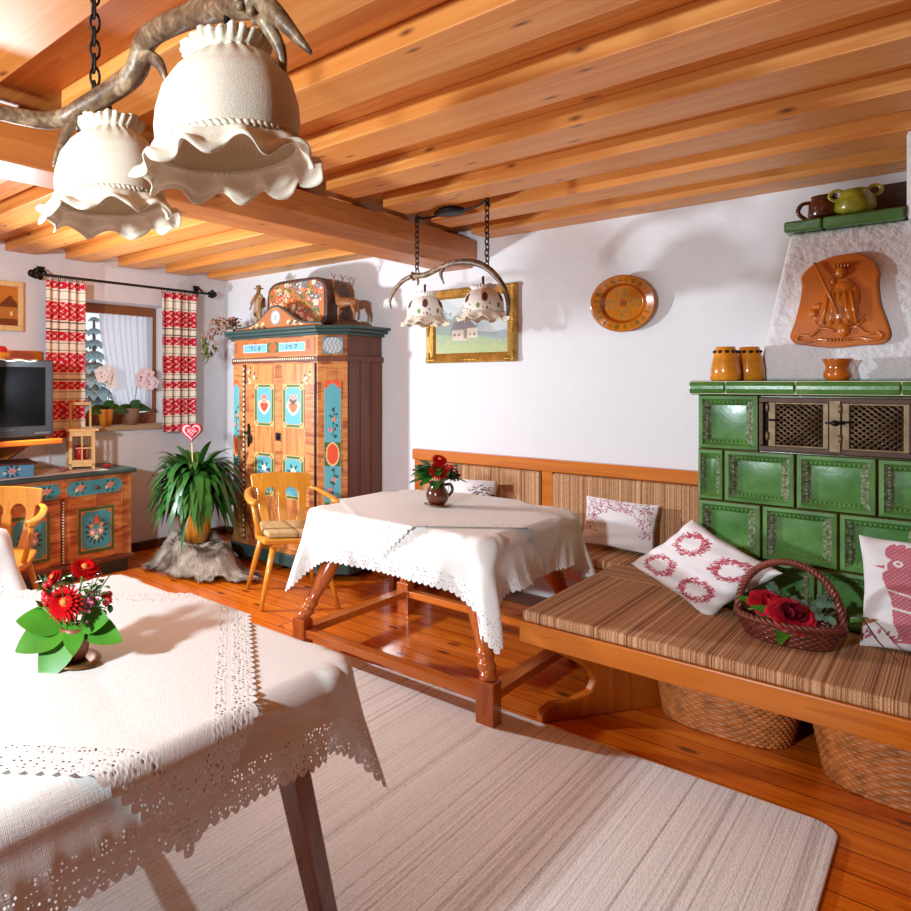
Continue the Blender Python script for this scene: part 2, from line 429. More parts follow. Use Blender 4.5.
def floor_mat():
    t = NT('varnished pine floorboards'); v = t.obj()
    br = t.n('TexBrick', {'offset': .37, 'offset_frequency': 2}, Vector=v, Scale=1.0, Mortar_Size=.0035, Mortar_Smooth=.2, Bias=0.0, Brick_Width=3.2, Row_Height=.135)
    br.inputs['Color1'].default_value = (0, 0, 0, 1); br.inputs['Color2'].default_value = (1, 1, 1, 1); br.inputs['Mortar'].default_value = (.5, .5, .5, 1)
    rnd = t.n('SeparateColor', None, Color=br.outputs[0]).outputs[0]
    vv = t.n('VectorMath', {'operation': 'ADD'}, i0=v); cx = t.n('CombineXYZ'); t.set(cx, 0, t.math('MULTIPLY', rnd, 13.0)); t.set(cx, 2, t.math('MULTIPLY', rnd, 7.0)); t.set(vv, 1, cx.outputs[0])
    mp = t.n('Mapping', None, Vector=vv.outputs[0]); mp.inputs['Scale'].default_value = (.06, 1, 1)
    n1 = t.n('TexNoise', None, Vector=mp.outputs[0], Scale=9.0, Detail=5.0, Distortion=.8)
    w = t.math('FRACT', t.math('MULTIPLY', n1.outputs[0], 6.0))
    f = t.math('ADD', t.math('MULTIPLY', w, .35), t.math('MULTIPLY', n1.outputs[0], .5))
    f = t.math('ADD', f, t.math('MULTIPLY', rnd, .25))
    c = t.ramp(f, [(.2, K(242, 136, 34)), (.8, K(204, 84, 12))])
    mk = t.n('Mapping', None, Vector=vv.outputs[0]); mk.inputs['Scale'].default_value = (.55, 1, 1)
    vo = t.n('TexVoronoi', {'voronoi_dimensions': '2D'}, Vector=mk.outputs[0], Scale=5.5)
    sel = t.math('GREATER_THAN', t.n('SeparateColor', None, Color=vo.outputs['Color']).outputs[1], .55)
    kf = t.n('MapRange', None, Value=vo.outputs['Distance']); kf.inputs[1].default_value = .06; kf.inputs[2].default_value = .14; kf.inputs[3].default_value = .85; kf.inputs[4].default_value = 0
    c = t.mix(t.math('MULTIPLY', kf.outputs[0], sel), c, K(80, 28, 8))
    c = t.mix(t.math('MULTIPLY', br.outputs['Fac'], .8), c, K(60, 22, 8))
    t.pr(Base_Color=c, Roughness=.22, Coat_Weight=.35, Coat_Roughness=.1)
    t.bump(t.math('SUBTRACT', t.math('MULTIPLY', f, .15), br.outputs['Fac']), .2, .003)
    return t.mat
M['floor'] = floor_mat()
def rug_mat():
    t = NT('striped wool rug'); v = t.obj(); sp = t.n('SeparateXYZ', None, Vector=v)
    x = t.math('MULTIPLY', sp.outputs[0], 34.0)
    n = t.n('TexNoise', {'noise_dimensions': '1D'}, W=x, Scale=1.0, Detail=4.0, Roughness=.8)
    mp = t.n('Mapping', None, Vector=v); mp.inputs['Scale'].default_value = (1, .5, 1)
    f = t.n('TexNoise', None, Vector=mp.outputs[0], Scale=190.0, Detail=2.0)
    c = t.ramp(n.outputs[0], [(.28, K(172, 163, 160)), (.42, K(224, 218, 213)), (.55, K(244, 240, 236)), (.66, K(200, 192, 187)), (.78, K(244, 238, 234))])
    c = t.mix(.5, c, t.ramp(f.outputs[0], [(.3, K(110, 100, 92)), (.7, K(255, 250, 244))]), 'SOFT_LIGHT')
    t.pr(Base_Color=c, Roughness=.95); t.b.inputs['Specular IOR Level'].default_value = .05
    t.bump(t.math('ADD', f.outputs[0], n.outputs[0]), .3, .006); return t.mat
M['rug'] = rug_mat()
M['seatfab'] = striped('striped woven upholstery', [(.27, K(95, 59, 42)), (.36, K(166, 121, 89)), (.44, K(216, 170, 131)), (.5, K(133, 82, 57)), (.55, K(209, 163, 124)), (.64, K(226, 182, 142)), (.7, K(155, 86, 64)), (.76, K(198, 151, 116))], 44.0, 0)
M['seatfaby'] = striped('striped woven upholstery crosswise', [(.27, K(95, 59, 42)), (.36, K(166, 121, 89)), (.44, K(216, 170, 131)), (.5, K(133, 82, 57)), (.55, K(209, 163, 124)), (.64, K(226, 182, 142)), (.7, K(155, 86, 64)), (.76, K(198, 151, 116))], 44.0, 1)
M['chairpad'] = striped('striped chair pad', [(.3, K(90, 62, 36)), (.45, K(196, 166, 120)), (.7, K(206, 176, 130)), (.8, K(120, 84, 50))], 22.0, 1)

def flamed(name):   # painted imitation of inlaid wood in blocks
    t = NT(name); tc = t.n('TexCoord')
    sp = t.n('SeparateXYZ', None, Vector=tc.outputs['Object'])
    cb = t.n('CombineXYZ'); t.set(cb, 0, t.math('ADD', sp.outputs[0], sp.outputs[1])); t.set(cb, 1, sp.outputs[2])
    br = t.n('TexBrick', {'offset': .5}, Vector=cb.outputs[0], Scale=1.0, Mortar_Size=.0015, Brick_Width=.11, Row_Height=.13)
    br.inputs['Color1'].default_value = (0, 0, 0, 1); br.inputs['Color2'].default_value = (1, 1, 1, 1)
    r = t.n('SeparateColor', None, Color=br.outputs[0]).outputs[0]
    mp = t.n('Mapping', None, Vector=cb.outputs[0]); mp.inputs['Scale'].default_value = (4, 26, 1)
    nz = t.n('TexNoise', None, Vector=mp.outputs[0], Scale=1.0, Detail=3.0, Distortion=.7)
    f = t.math('ADD', t.math('MULTIPLY', nz.outputs[0], .8), t.math('MULTIPLY', r, .22))
    c = t.ramp(f, [(.25, K(106, 50, 28)), (.42, K(168, 92, 48)), (.6, K(208, 140, 78)), (.8, K(176, 96, 46))])
    t.pr(Base_Color=c, Roughness=.4); return t.mat
M['flamed'] = flamed('painted wood grain blocks')
def flamedv(name):
    t = NT(name); v = t.obj((26, 26, 3))
    nz = t.n('TexNoise', None, Vector=v, Scale=1.0, Detail=3.0, Distortion=.5)
    t.pr(Base_Color=t.ramp(nz.outputs[0], [(.3, K(158, 84, 42)), (.5, K(204, 132, 70)), (.7, K(220, 152, 88))]), Roughness=.4); return t.mat
M['flamedv'] = flamedv('painted wood grain upright')
def glaze_mat():
    t = NT('green tile glaze'); v = t.obj()
    n = t.n('TexNoise', None, Vector=v, Scale=7.0, Detail=5.0, Roughness=.65)
    t.pr(Base_Color=t.ramp(n.outputs[0], [(.3, K(58, 108, 46)), (.55, K(86, 140, 68)), (.75, K(122, 162, 92))]), Roughness=.24, Coat_Weight=.3, Coat_Roughness=.12)
    m = t.n('TexNoise', None, Vector=v, Scale=40.0, Detail=2.0); t.bump(m.outputs[0], .12, .004); return t.mat
M['glaze'] = glaze_mat()
def glaze_edge():
    t = NT('green tile ornament painted glints'); v = t.obj((1, 1, 1))
    n = t.n('TexVoronoi', None, Vector=v, Scale=70.0)
    t.pr(Base_Color=t.ramp(n.outputs[0], [(.2, K(150, 156, 128)), (.5, K(112, 128, 92)), (.8, K(80, 96, 62))]), Roughness=.2, Coat_Weight=.5); return t.mat
M['glaze_glint'] = glaze_edge()  # paler grey-green puts glints into the colour of the upright slopes
M['glaze_slope'] = simple('green tile rim glaze', K(84, 132, 62), .5, var=.3, vscale=10)
M['glaze_brown'] = simple('olive brown glaze', K(118, 110, 52), .2, var=.35, vscale=12, coat=.5)
def glass_mat():
    t = NT('clear window glass'); tr = t.n('BsdfTransparent'); gl = t.n('BsdfGlossy'); gl.inputs['Roughness'].default_value = .02
    mx = t.n('MixShader'); mx.inputs[0].default_value = .06; t.set(mx, 1, tr.outputs[0]); t.set(mx, 2, gl.outputs[0])
    t.t.links.new(mx.outputs[0], t.out.inputs[0]); return t.mat
M['glass'] = glass_mat()
def sheer_mat():
    t = NT('sheer white voile'); t.pr(Base_Color=K(232, 234, 244), Roughness=.9)
    tl = t.n('BsdfTranslucent'); tl.inputs[0].default_value = K(235, 238, 248)
    tr = t.n('BsdfTransparent')
    a = t.n('MixShader'); a.inputs[0].default_value = .35; t.set(a, 1, t.b.outputs[0]); t.set(a, 2, tl.outputs[0])
    b = t.n('MixShader'); b.inputs[0].default_value = .22; t.set(b, 1, a.outputs[0]); t.set(b, 2, tr.outputs[0])
    t.t.links.new(b.outputs[0], t.out.inputs[0]); return t.mat
M['sheer'] = sheer_mat()
def fur_mat():
    t = NT('grey brown fur'); v = t.obj()
    n = t.n('TexNoise', None, Vector=v, Scale=7.0, Detail=4.0, Distortion=.6)
    t.pr(Base_Color=t.ramp(n.outputs[0], [(.32, K(96, 78, 66)), (.46, K(160, 140, 122)), (.66, K(214, 200, 184))]), Roughness=.8)
    m = t.n('TexNoise', None, Vector=t.obj((60, 60, 14)), Scale=4.0, Detail=2.0); t.bump(m.outputs[0], .5, .01)
    return t.mat
M['fur'] = fur_mat()

# ------------------------------------------------------------------ painting on fine grids
class Canvas:
    def __init__(s, w, h, nx, ny, bg):
        s.w, s.h, s.nx, s.ny = w, h, nx, ny
        s.X, s.Y = np.meshgrid(np.linspace(-w / 2, w / 2, nx), np.linspace(-h / 2, h / 2, ny))
        s.c = np.ones((ny, nx, 4)); s.c[..., :] = bg
    def fill(s, m, col): s.c[m] = col; return s
    def rect(s, x0, x1, y0, y1, col): return s.fill((s.X > x0) & (s.X < x1) & (s.Y > y0) & (s.Y < y1), col)
    def disc(s, x, y, r, col, ry=None, a=0):
        ry = ry or r; dx, dy = s.X - x, s.Y - y
        u = dx * math.cos(a) + dy * math.sin(a); v = -dx * math.sin(a) + dy * math.cos(a)
        return s.fill((u / r) ** 2 + (v / ry) ** 2 < 1, col)
    def flower(s, x, y, r, col, eye, n=5):
        q = np.arctan2(s.Y - y, s.X - x); d = np.hypot(s.X - x, s.Y - y)
        s.fill(d < r * (.78 + .22 * np.cos(n * q)), col); return s.disc(x, y, r * .35, eye)
    def leaf(s, x, y, L, W, a, col): return s.disc(x + .5 * L * math.cos(a), y + .5 * L * math.sin(a), L / 2, col, W / 2, a)
    def line(s, x0, y0, x1, y1, w, col):
        dx, dy = x1 - x0, y1 - y0; L2 = dx * dx + dy * dy
        t = np.clip(((s.X - x0) * dx + (s.Y - y0) * dy) / L2, 0, 1)
        return s.fill(np.hypot(s.X - x0 - t * dx, s.Y - y0 - t * dy) < w / 2, col)
    def heart(s, x, y, r, col):
        u = (s.X - x) / r; v = (s.Y - y) / r * 1.0
        return s.fill((u * u + v * v - .55) ** 3 - u * u * v ** 3 * 1.6 < 0, col)
    def poly(s, pts, col):
        m = np.zeros(s.X.shape, bool); n = len(pts)
        for i in range(n):
            x0, y0 = pts[i]; x1, y1 = pts[(i + 1) % n]
            if y0 == y1: continue
            c = ((s.Y >= min(y0, y1)) & (s.Y < max(y0, y1)))
            xi = x0 + (s.Y - y0) * (x1 - x0) / (y1 - y0)
            m ^= c & (s.X < xi)
        return s.fill(m, col)
    def mb(s, fn):
        mb = MB(); P = [fn(s.X[j, i], s.Y[j, i]) for j in range(s.ny) for i in range(s.nx)]
        F = [(j * s.nx + i, j * s.nx + i + 1, (j + 1) * s.nx + i + 1, (j + 1) * s.nx + i) for j in range(s.ny - 1) for i in range(s.nx - 1)]
        mb.add(P, F); mb.col = s.c.reshape(-1, 4); return mb
    def slab(s, fn, back):          # front surface from fn plus a rim going to back(x,y)
        mb = s.mb(fn); n = len(mb.v); rim = [i for i in range(s.nx)] + [j * s.nx + s.nx - 1 for j in range(1, s.ny)] + \
            [(s.ny - 1) * s.nx + i for i in range(s.nx - 2, -1, -1)] + [j * s.nx for j in range(s.ny - 2, 0, -1)]
        X, Y = s.X.ravel(), s.Y.ravel(); c = list(mb.col)
        vs = [back(X[i], Y[i]) for i in rim]
        for p in vs: mb.v.append(tuple(p))
        m = len(rim)
        for k in range(m):
            mb.f.append((rim[k], n + k, n + (k + 1) % m, rim[(k + 1) % m])); mb.m.append(0); mb.sm.append(False)
        mb.col = np.array(c + [c[i] for i in rim]); return mb

TEAL = K(92, 168, 178); TEAL2 = K(64, 146, 158); GREEN = K(70, 100, 46); ORANGE = K(226, 88, 42); PINK = K(222, 150, 134); ROSE = K(206, 104, 96); CREAM = K(232, 218, 170); DKG = K(40, 62, 44); WHT = K(238, 232, 220); REDP = K(212, 62, 48); YEL = K(226, 186, 96)

# ------------------------------------------------------------------ cloth
def drape(hx, hy, top, sx, sy, n=64, ang=0.0, steps=140, iters=22, eps=.004, side=.006, seed=0, g=9.8):
    rs = np.random.RandomState(seed)
    ny = n; nx = max(8, int(n * sx / sy))
    U, Vv = np.meshgrid(np.linspace(-sx / 2, sx / 2, nx), np.linspace(-sy / 2, sy / 2, ny))
    ca, sa = math.cos(ang), math.sin(ang)
    P = np.zeros((ny, nx, 3)); P[..., 0] = U * ca - Vv * sa; P[..., 1] = U * sa + Vv * ca; P[..., 2] = top + eps
    P[..., 2] += rs.rand(ny, nx) * .002
    prev = P.copy(); dx = sx / (nx - 1); dy = sy / (ny - 1); dd = math.hypot(dx, dy); dt = .016
    out = (np.abs(P[..., 0]) > hx) | (np.abs(P[..., 1]) > hy)
    nudge = np.zeros_like(P); nudge[..., 0] = np.sin(U * 19 + seed) * .25; nudge[..., 1] = np.sin(Vv * 17 + seed * 2) * .25
    def con(A, B, L, st=1.0):
        D = B - A; l = np.sqrt((D * D).sum(-1, keepdims=True)) + 1e-9
        c = D * ((l - L) / l * .5 * st); A += c; B -= c
    for s in range(steps):
        vel = (P - prev) * .965; prev = P.copy()
        acc = np.zeros_like(P); acc[..., 2] = -g
        if s < 60: acc += nudge * 4 * out[..., None]
        P = P + vel + acc * dt * dt
        for it in range(iters):
            for o in (0, 1):
                m = (nx - o) // 2 * 2
                con(P[:, o:o + m:2], P[:, o + 1:o + m:2], dx)
                m = (ny - o) // 2 * 2
                con(P[o:o + m:2], P[o + 1:o + m:2], dy)
            if it % 3 == 0:
                for o in (0, 1):
                    m = (ny - o) // 2 * 2
                    con(P[o:o + m:2, :-1], P[o + 1:o + m:2, 1:], dd, .25); con(P[o:o + m:2, 1:], P[o + 1:o + m:2, :-1], dd, .25)
            if it % 5 == 4:
                for kk in (5, 9):
                    for ax in (0, 1):
                        A = P[:, :-kk] if ax else P[:-kk]; B = P[:, kk:] if ax else P[kk:]
                        D = B - A; l = np.sqrt((D * D).sum(-1, keepdims=True)) + 1e-9; L0 = kk * (dx if ax else dy) * .96
                        c = D * np.where(l < L0, (l - L0) / l, 0) * .12
                        if ax: P[:, :-kk] += c; P[:, kk:] -= c
                        else: P[:-kk] += c; P[kk:] -= c
        ins = (np.abs(P[..., 0]) < hx + side) & (np.abs(P[..., 1]) < hy + side) & (P[..., 2] < top + eps)
        dz = top + eps - P[..., 2]; ex = hx + side - np.abs(P[..., 0]); ey = hy + side - np.abs(P[..., 1])
        up = ins & (dz <= np.minimum(ex, ey) + .012)
        sxm = ins & ~up & (ex <= ey); sym = ins & ~up & (ex > ey)
        P[..., 2][up] = top + eps
        P[up, 0] = prev[up, 0]; P[up, 1] = prev[up, 1]; prev[up] = P[up]
        P[..., 0][sxm] = np.sign(P[..., 0][sxm]) * (hx + side); P[..., 1][sym] = np.sign(P[..., 1][sym]) * (hy + side)
    uv = np.stack([U + sx / 2, Vv + sy / 2], -1)
    return P, uv
def cloth_obj(name, P, uv, mat, loc, solid=.0):
    ny, nx = P.shape[:2]; mb = MB()
    F = [(j * nx + i, j * nx + i + 1, (j + 1) * nx + i + 1, (j + 1) * nx + i) for j in range(ny - 1) for i in range(nx - 1)]
    Q = P.reshape(-1, 3) + np.array([loc[0], loc[1], 0])
    mb.add([tuple(q) for q in Q], F); mb.uv = uv.reshape(-1, 2)
    return mb.build(name, mat, sub=1)

# ================================================================== SETTING
RX, FY, CZ = 6.3, -8.4, 2.46
struct(MB().box(0, RX, FY, 0, -.1, 0).build('floor', M['floor']))
struct(MB().box(-.35, RX + .2, FY - .2, .2, CZ, CZ + .12).build('ceiling', M['boards']))
struct(MB().box(-.35, RX + .2, 0, .2, 0, CZ).build('wall_back', M['wall']))
struct(MB().box(RX, RX + .2, FY, 0, 0, CZ).build('wall_right', M['bounce_damper']))
struct(MB().box(-.35, RX + .2, FY - .2, FY, 0, CZ).build('wall_front', M['bounce_damper']))
WY0, WY1, WZ0, WZ1 = -1.62, -.69, 1.06, 2.09
b = MB()
b.box(-.35, 0, FY, WY0, 0, CZ); b.box(-.35, 0, WY1, 0, 0, CZ); b.box(-.35, 0, WY0, WY1, 0, WZ0); b.box(-.35, 0, WY0, WY1, WZ1, CZ)
struct(b.build('wall_left', M['wall']))
struct(MB().box(.0, .02, -8.3, -.02, 0, .075).build('baseboard_left', M['base'], bevel=.004))
struct(MB().box(.02, 3.85, -.02, 0, 0, .075).build('baseboard_back', M['base'], bevel=.004))
# ceiling joists and the girder that carries them
ji = 0
for k in range(17):
    y0 = -.235 - .505 * k
    for (xa, xb) in ((0.0, 2.2), (2.5, RX)):
        ji += 1
        o = MB().box(xa, xb, y0, y0 + .24, 2.385, CZ).build('trim_%d' % ji, M['joist'], bevel=.004)
        struct(o); o['label'] = 'exposed pine ceiling joist'
gp = [(2.15, 2.385), (2.15, 2.27), (2.19, 2.2), (2.39, 2.2), (2.43, 2.27), (2.43, 2.385)]
o = MB().prism(gp, FY, 0, 'y').build('trim_%d' % (ji + 1), M['girder'], bevel=.006); struct(o); o['label'] = 'thick pine girder across the ceiling'

# window
w = bpy.data.objects.new('window_1', None); COL.objects.link(w); w.location = (-.2, (WY0 + WY1) / 2, WZ0); ORG['window_1'] = Vector(w.location); w['kind'] = 'structure'
b = MB(); fx0, fx1 = -.25, -.19
b.box(fx0, fx1, WY0, WY0 + .07, WZ0, WZ1); b.box(fx0, fx1, WY1 - .06, WY1, WZ0, WZ1); b.box(fx0, fx1, WY0 + .07, WY1 - .06, WZ1 - .08, WZ1); b.box(fx0, fx1, WY0 + .07, WY1 - .06, WZ0, WZ0 + .10)
b.build('window_frame', M['framewood'], w, bevel=.006)
MB().box(-.225, -.219, WY0 + .06, WY1 - .05, WZ0 + .08, WZ1 - .07).build('pane', M['glass'], w)
MB().box(-.19, .045, WY0 - .04, WY1 + .04, WZ0 - .03, WZ0 + .005).build('window_sill', wood('pale sill wood', K(216, 190, 158), K(186, 154, 120), 'y', 1.0, .5), w, bevel=.004)
# outside in the snow
def gz(x, y): return .55 + .55 * math.exp(-((y + .3) / 3.0) ** 2) * (1 - math.exp(-((x + .4) / 2.5) ** 2)) + .12 * noise.noise((x * .5, y * .5, 0))
b = MB().grid(40, 40, lambda u, v: (-.5 - 24 * u, -14 + 28 * v + 8 * u, gz(-.5 - 24 * u, -14 + 28 * v + 8 * u)))
o = b.build('snow_field', M['snow']); struct(o)
def spruce(x, y, h, label):
    t = thing('spruce_tree', label, 'tree', (x, y, gz(x, y) - .1), group=None)
    z0 = gz(x, y) - .1
    MB().tube([(x, y, z0), (x, y, z0 + h * .9)], [h * .03, h * .01]).build('trunk', M['bark'], t)
    f = MB()
    for i in range(9):
        zz = z0 + h * (.14 + .095 * i); r = h * .26 * (1 - i / 9.5)
        for k in range(14):
            a = 2 * PI * k / 14 + i * .3
            f.leaf((x, y, zz + .1 * h), (math.cos(a), math.sin(a), -.35), (0, 0, 1), r * random.uniform(.85, 1.15), r * .55, .3, fold=.1)
    f.build('foliage', M['spruce'], t)
spruce(-7.5, 3.45, 2.5, 'grey green spruce standing in the snow, seen through the middle of the window')
spruce(-10.5, 5.0, 3.0, 'taller far spruce behind the nearer one, seen through the window')

# ================================================================== WINDOW DRESSING
def curtain_canvas():
    c = Canvas(1.0, 1.0, 90, 240, K(240, 232, 214))
    # Y -.5..+.5 maps to bottom..top
    bands = [(.475, .05), (.31, .12), (.15, .06), (-.015, .125), (-.164, .052), (-.32, .118), (-.474, .052)]
    for yc, hgt in bands:
        m = np.abs(c.Y - yc) < hgt / 2
        pat = np.sin(c.X * 62 + 9 * (c.Y - yc)) * np.cos((c.Y - yc) * 170) + .8 * np.sin(c.X * 131 + 1.0) * np.cos((c.Y - yc) * 260)
        c.fill(m, K(206, 34, 52)); c.fill(m & (pat > .5), K(240, 208, 202))
        for e in (yc + hgt / 2 + .012, yc - hgt / 2 - .012): c.fill(np.abs(c.Y - e) < .0026, K(96, 72, 66))
    return c
CC = curtain_canvas()
M['vcurt'] = vcol('red and cream woven curtain', .9, bump=.3, bscale=260, spec=.1)
def curtain(y0, y1, z0, z1, label, ph):
    w_ = y1 - y0
    def fn(X, Y):
        u = X + .5; v = Y + .5
        fold = math.sin(u * 2 * PI * 4.6 + ph) * .022 + math.sin(u * 2 * PI * 2.1 + ph * 2) * .012
        fold *= .75 + .25 * v
        return (.11 + fold, y0 + w_ * u + .008 * math.sin(u * 29 + ph), z0 + (z1 - z0) * v)
    mb = CC.mb(fn)
    o = mb.build('curtain', M['vcurt'], solid=.003)
    return tag(o, label, 'curtain', 'red and cream window curtains')
curtain(-1.99, -1.63, 1.0, 2.19, 'red and cream patterned curtain on the left of the window, beside the television', .3)
curtain(-.87, -.455, 1.0, 2.2, 'red and cream patterned curtain on the right of the window, near the room corner', 1.7)
t = thing('curtain_rod', 'black wrought iron curtain rod with scrolled ends above the window', 'curtain rod', (.11, -1.2, 2.22))
MB().tube([(.11, -2.03, 2.225), (.11, -.33, 2.225)], .010).build('rod', M['iron'], t)
for ye, sg in ((-2.03, -1), (-.33, 1)):
    b = MB(); b.ell((.11, ye + sg * .07, 2.225), .028)
    for a in range(5):
        q = a * 2 * PI / 5
        b.ell((.11 + .03 * math.cos(q), ye + sg * .04, 2.225 + .03 * math.sin(q)), (.012, .022, .012), 8)
    b.tube([(.11, ye, 2.225), (.11, ye + sg * .08, 2.225)], .012)
    b.build('finial', M['iron'], t)
    b = MB(); b.tube([(.0, ye - sg * .06, 2.26), (.06, ye - sg * .06, 2.27), (.11, ye - sg * .06, 2.225)], .009)
    b.prism([(ye - sg * .06 - .03, 2.3), (ye - sg * .06 + .03, 2.3), (ye - sg * .06 + .012, 2.2), (ye - sg * .06 - .012, 2.2)], .0, .02, 'x')
    b.build('bracket', M['iron'], t)
for ys in ((-1.97, -1.65, 7), (-.86, -.47, 7)):
    for k in range(ys[2]):
        y = ys[0] + (ys[1] - ys[0]) * k / (ys[2] - 1)
        MB().tube([(.11 + .017 * math.cos(q), y, 2.212 + .021 * math.sin(q)) for q in np.linspace(0, 2 * PI, 13)[:-1]], .003, 5, closed=True).build('ring', M['iron'], t)
def shf(u, v):
    yl = -1.33 + .15 * (1 - v) ** .5 * 0 + .34 * (1 - v) ** 1.6 * .55
    y = yl + (-.765 - yl) * u
    return (-.165 + .012 * math.sin(u * 2 * PI * 9 + v) + .006 * math.sin(u * 40), y, 1.17 - .10 * math.sin(u * PI) * 0 + (2.005 - 1.17) * v)
o = MB().grid(90, 24, shf).build('sheer_curtain', M['sheer']); tag(o, 'sheer white gathered voile hung inside the window frame', 'curtain')

def orchid(x, y, label, pot, petal, petalname, tall, sidey):
    z = WZ0 + .006
    p = MB().lathe([(.0, 0), (.045, 0), (.06, .07), (.066, .125), (.068, .14), (.058, .14), (.05, .12), (0, .118)], 24, (x, y, z))
    t = thing('potted_orchid', label, 'plant', (x, y, z), group='orchids on the window sill')
    p.build('pot', pot, t)
    for a, L, up in ((1.9, .24, .5), (-1.2, .26, .25), (1.2, .24, .3), (-2.3, .16, .3), (.2, .18, .9)):
        MB().leaf((x, y, z + .125), (math.cos(a) * .4, math.sin(a), up), (.75, -.45, .5), L, .085, .35, n=8).build('leaf', M['leafdark'], t)
    st = smooth_path([(x, y, z + .12), (x + .02, y + .02, z + tall * .55), (x + .03, y + .03 + sidey * .1, z + tall * .95), (x + .04, y + sidey * .6, z + tall), (x + .05, y + sidey, z + tall * .9)], 5)
    MB().tube(st, .0035, 6).build('stem', M['stem'], t)
    for k in range(11):
        q = st[min(len(st) - 1, 9 + k)]
        f = MB()
        nrm = Vector((1, -.5, -.1)).normalized(); c = q + nrm * .02 + Vector((0, random.uniform(-.05, .05), random.uniform(-.06, .02)))
        a1 = nrm.cross(Vector((0, 0, 1))).normalized(); a2 = a1.cross(nrm)
        for j in range(5):
            an = PI / 2 + j * 2 * PI / 5; d = a1 * math.cos(an) + a2 * math.sin(an)
            f.leaf(c, d + nrm * .25, nrm, .055, .058, 0, n=5, fold=-.1)
        f.ell(c + nrm * .01, .008, 8, 1)
        f.build('blossom', [petal, M['yellow'] if petalname else M['pinkbud']], t)
orchid(-.06, -1.33, 'white orchid in the ochre pot, left of the two on the window sill', M['ochre_pot'], M['orchid'], 1, .46, -.06)
orchid(-.06, -1.06, 'pink flushed orchid in the grey brown pot, right of the two on the window sill', M['grey_pot'], M['orchidpink'], 0, .42, .2)

# ================================================================== LEFT WALL
def framed(name, label, cat, canvas_fn, y0, y1, z0, z1, fmat, fw):
    t = thing(name, label, cat, (.0, (y0 + y1) / 2, z0)); b = MB()
    for (a, c, d, e) in ((y0, y1, z1 - fw, z1), (y0, y1, z0, z0 + fw), (y0, y0 + fw, z0 + fw, z1 - fw), (y1 - fw, y1, z0 + fw, z1 - fw)): b.box(.004, .035, a, c, d, e)
    b.build('frame', fmat, t, bevel=.006)
    cv = canvas_fn(y1 - y0 - 1.6 * fw, z1 - z0 - 1.6 * fw)
    cv.mb(lambda X, Y: (.015, (y0 + y1) / 2 + X, (z0 + z1) / 2 + Y)).build('picture', M['vcol'], t)
    return t
def sepia(w, h):
    c = Canvas(w, h, 60, 40, K(206, 124, 40)); c.rect(-9, 9, -9, -h * .12, K(150, 76, 22)); c.fill(c.Y < -.05 + .06 * np.sin(c.X * 14) - .02, K(120, 60, 20))
    c.poly([(.08, -.02), (.2, .08), (.3, -.02)], K(110, 56, 20)); c.rect(.1, .27, -.09, -.01, K(190, 120, 50)); c.rect(.2, .22, -.07, -.035, K(240, 220, 170)); return c
framed('picture', 'small amber landscape picture in a pale wood frame on the left wall', 'picture', sepia, -2.72, -2.12, 1.80, 2.165, M['lightwood'], .04)
t = thing('television_shelf', 'orange varnished wall shelf carrying the television', 'shelf', (0, -2.6, .99))
MB().box(.002, .54, -3.1, -2.09, 1.005, 1.04).build('board', M['tvshelf'], t, bevel=.006)
for y in (-2.95, -2.3): MB().prism([(.002, 1.005), (.002, .84), (.03, .84), (.4, .985), (.4, 1.005)], y, y + .025, 'y').build('bracket', M['tvshelf'], t)
o = MB(); o.box(.002, .03, -2.95, -1.965, 1.58, 1.66); o.box(.002, .03, -2.95, -1.965, 1.1, 1.14); o.box(.002, .03, -2.01, -1.965, 1.14, 1.58); o.box(.002, .012, -2.95, -2.01, 1.14, 1.58)
lab(o.build('back_panel', M['tvshelf'], t, bevel=.004), 'framed wooden panel behind the television')
t = thing('television', 'charcoal tube television on the orange wall shelf', 'television', (.28, -2.5, 1.04))
b = MB(); b.box(.40, .50, -2.83, -2.14, 1.06, 1.575); b.box(.40, .47, -2.80, -2.18, 1.04, 1.06)
vb = [(.4, -2.8, 1.08), (.4, -2.17, 1.08), (.4, -2.17, 1.55), (.4, -2.8, 1.55), (.05, -2.66, 1.14), (.05, -2.34, 1.14), (.05, -2.34, 1.42), (.05, -2.66, 1.42)]
b.add(vb, [(0, 1, 2, 3), (4, 5, 6, 7), (0, 1, 5, 4), (1, 2, 6, 5), (2, 3, 7, 6), (3, 0, 4, 7)], 0, False)
b.build('body', M['tvbody'], t, bevel=.012, seg=3)
MB().grid(14, 12, lambda u, v: (.5025 + .010 * math.sin(PI * u) * math.sin(PI * v), -2.77 + .56 * u, 1.135 + .39 * v)).build('screen', M['screen'], t)
b = MB(); b.box(.495, .503, -2.28, -2.17, 1.075, 1.09)
b.build('button_bar', M['silver'], t)
b = MB()
for k in range(5): b.box(.4985, .5015, -2.53 + .02 * k, -2.518 + .02 * k, 1.105, 1.113)
lab(b.build('maker_plate', M['silver'], t), 'small grey lettering below the screen')
o = MB().grid(20, 12, lambda u, v: (.24 + .27 * v, -2.72 + .46 * u, 1.578 + .004 * math.sin(u * 20) + (-.012 if v > .93 else 0))).build('doily', M['linen'], solid=.002)
tag(o, 'pale doily lying on top of the television', 'doily')
t = thing('red_candle', 'round red candle decoration on top of the television', 'candle', (.36, -2.48, 1.583))
MB().lathe([(0, 0), (.07, 0), (.075, .03), (.06, .045), (0, .045)], 20, (.36, -2.48, 1.583)).build('dish', M['orange_glaze'], t)
b = MB()
for k in range(7): b.ell((.36 + .035 * math.cos(k * .9), -2.48 + .035 * math.sin(k * .9), 1.64), .028, 10)
b.build('candle', M['redwax'], t)
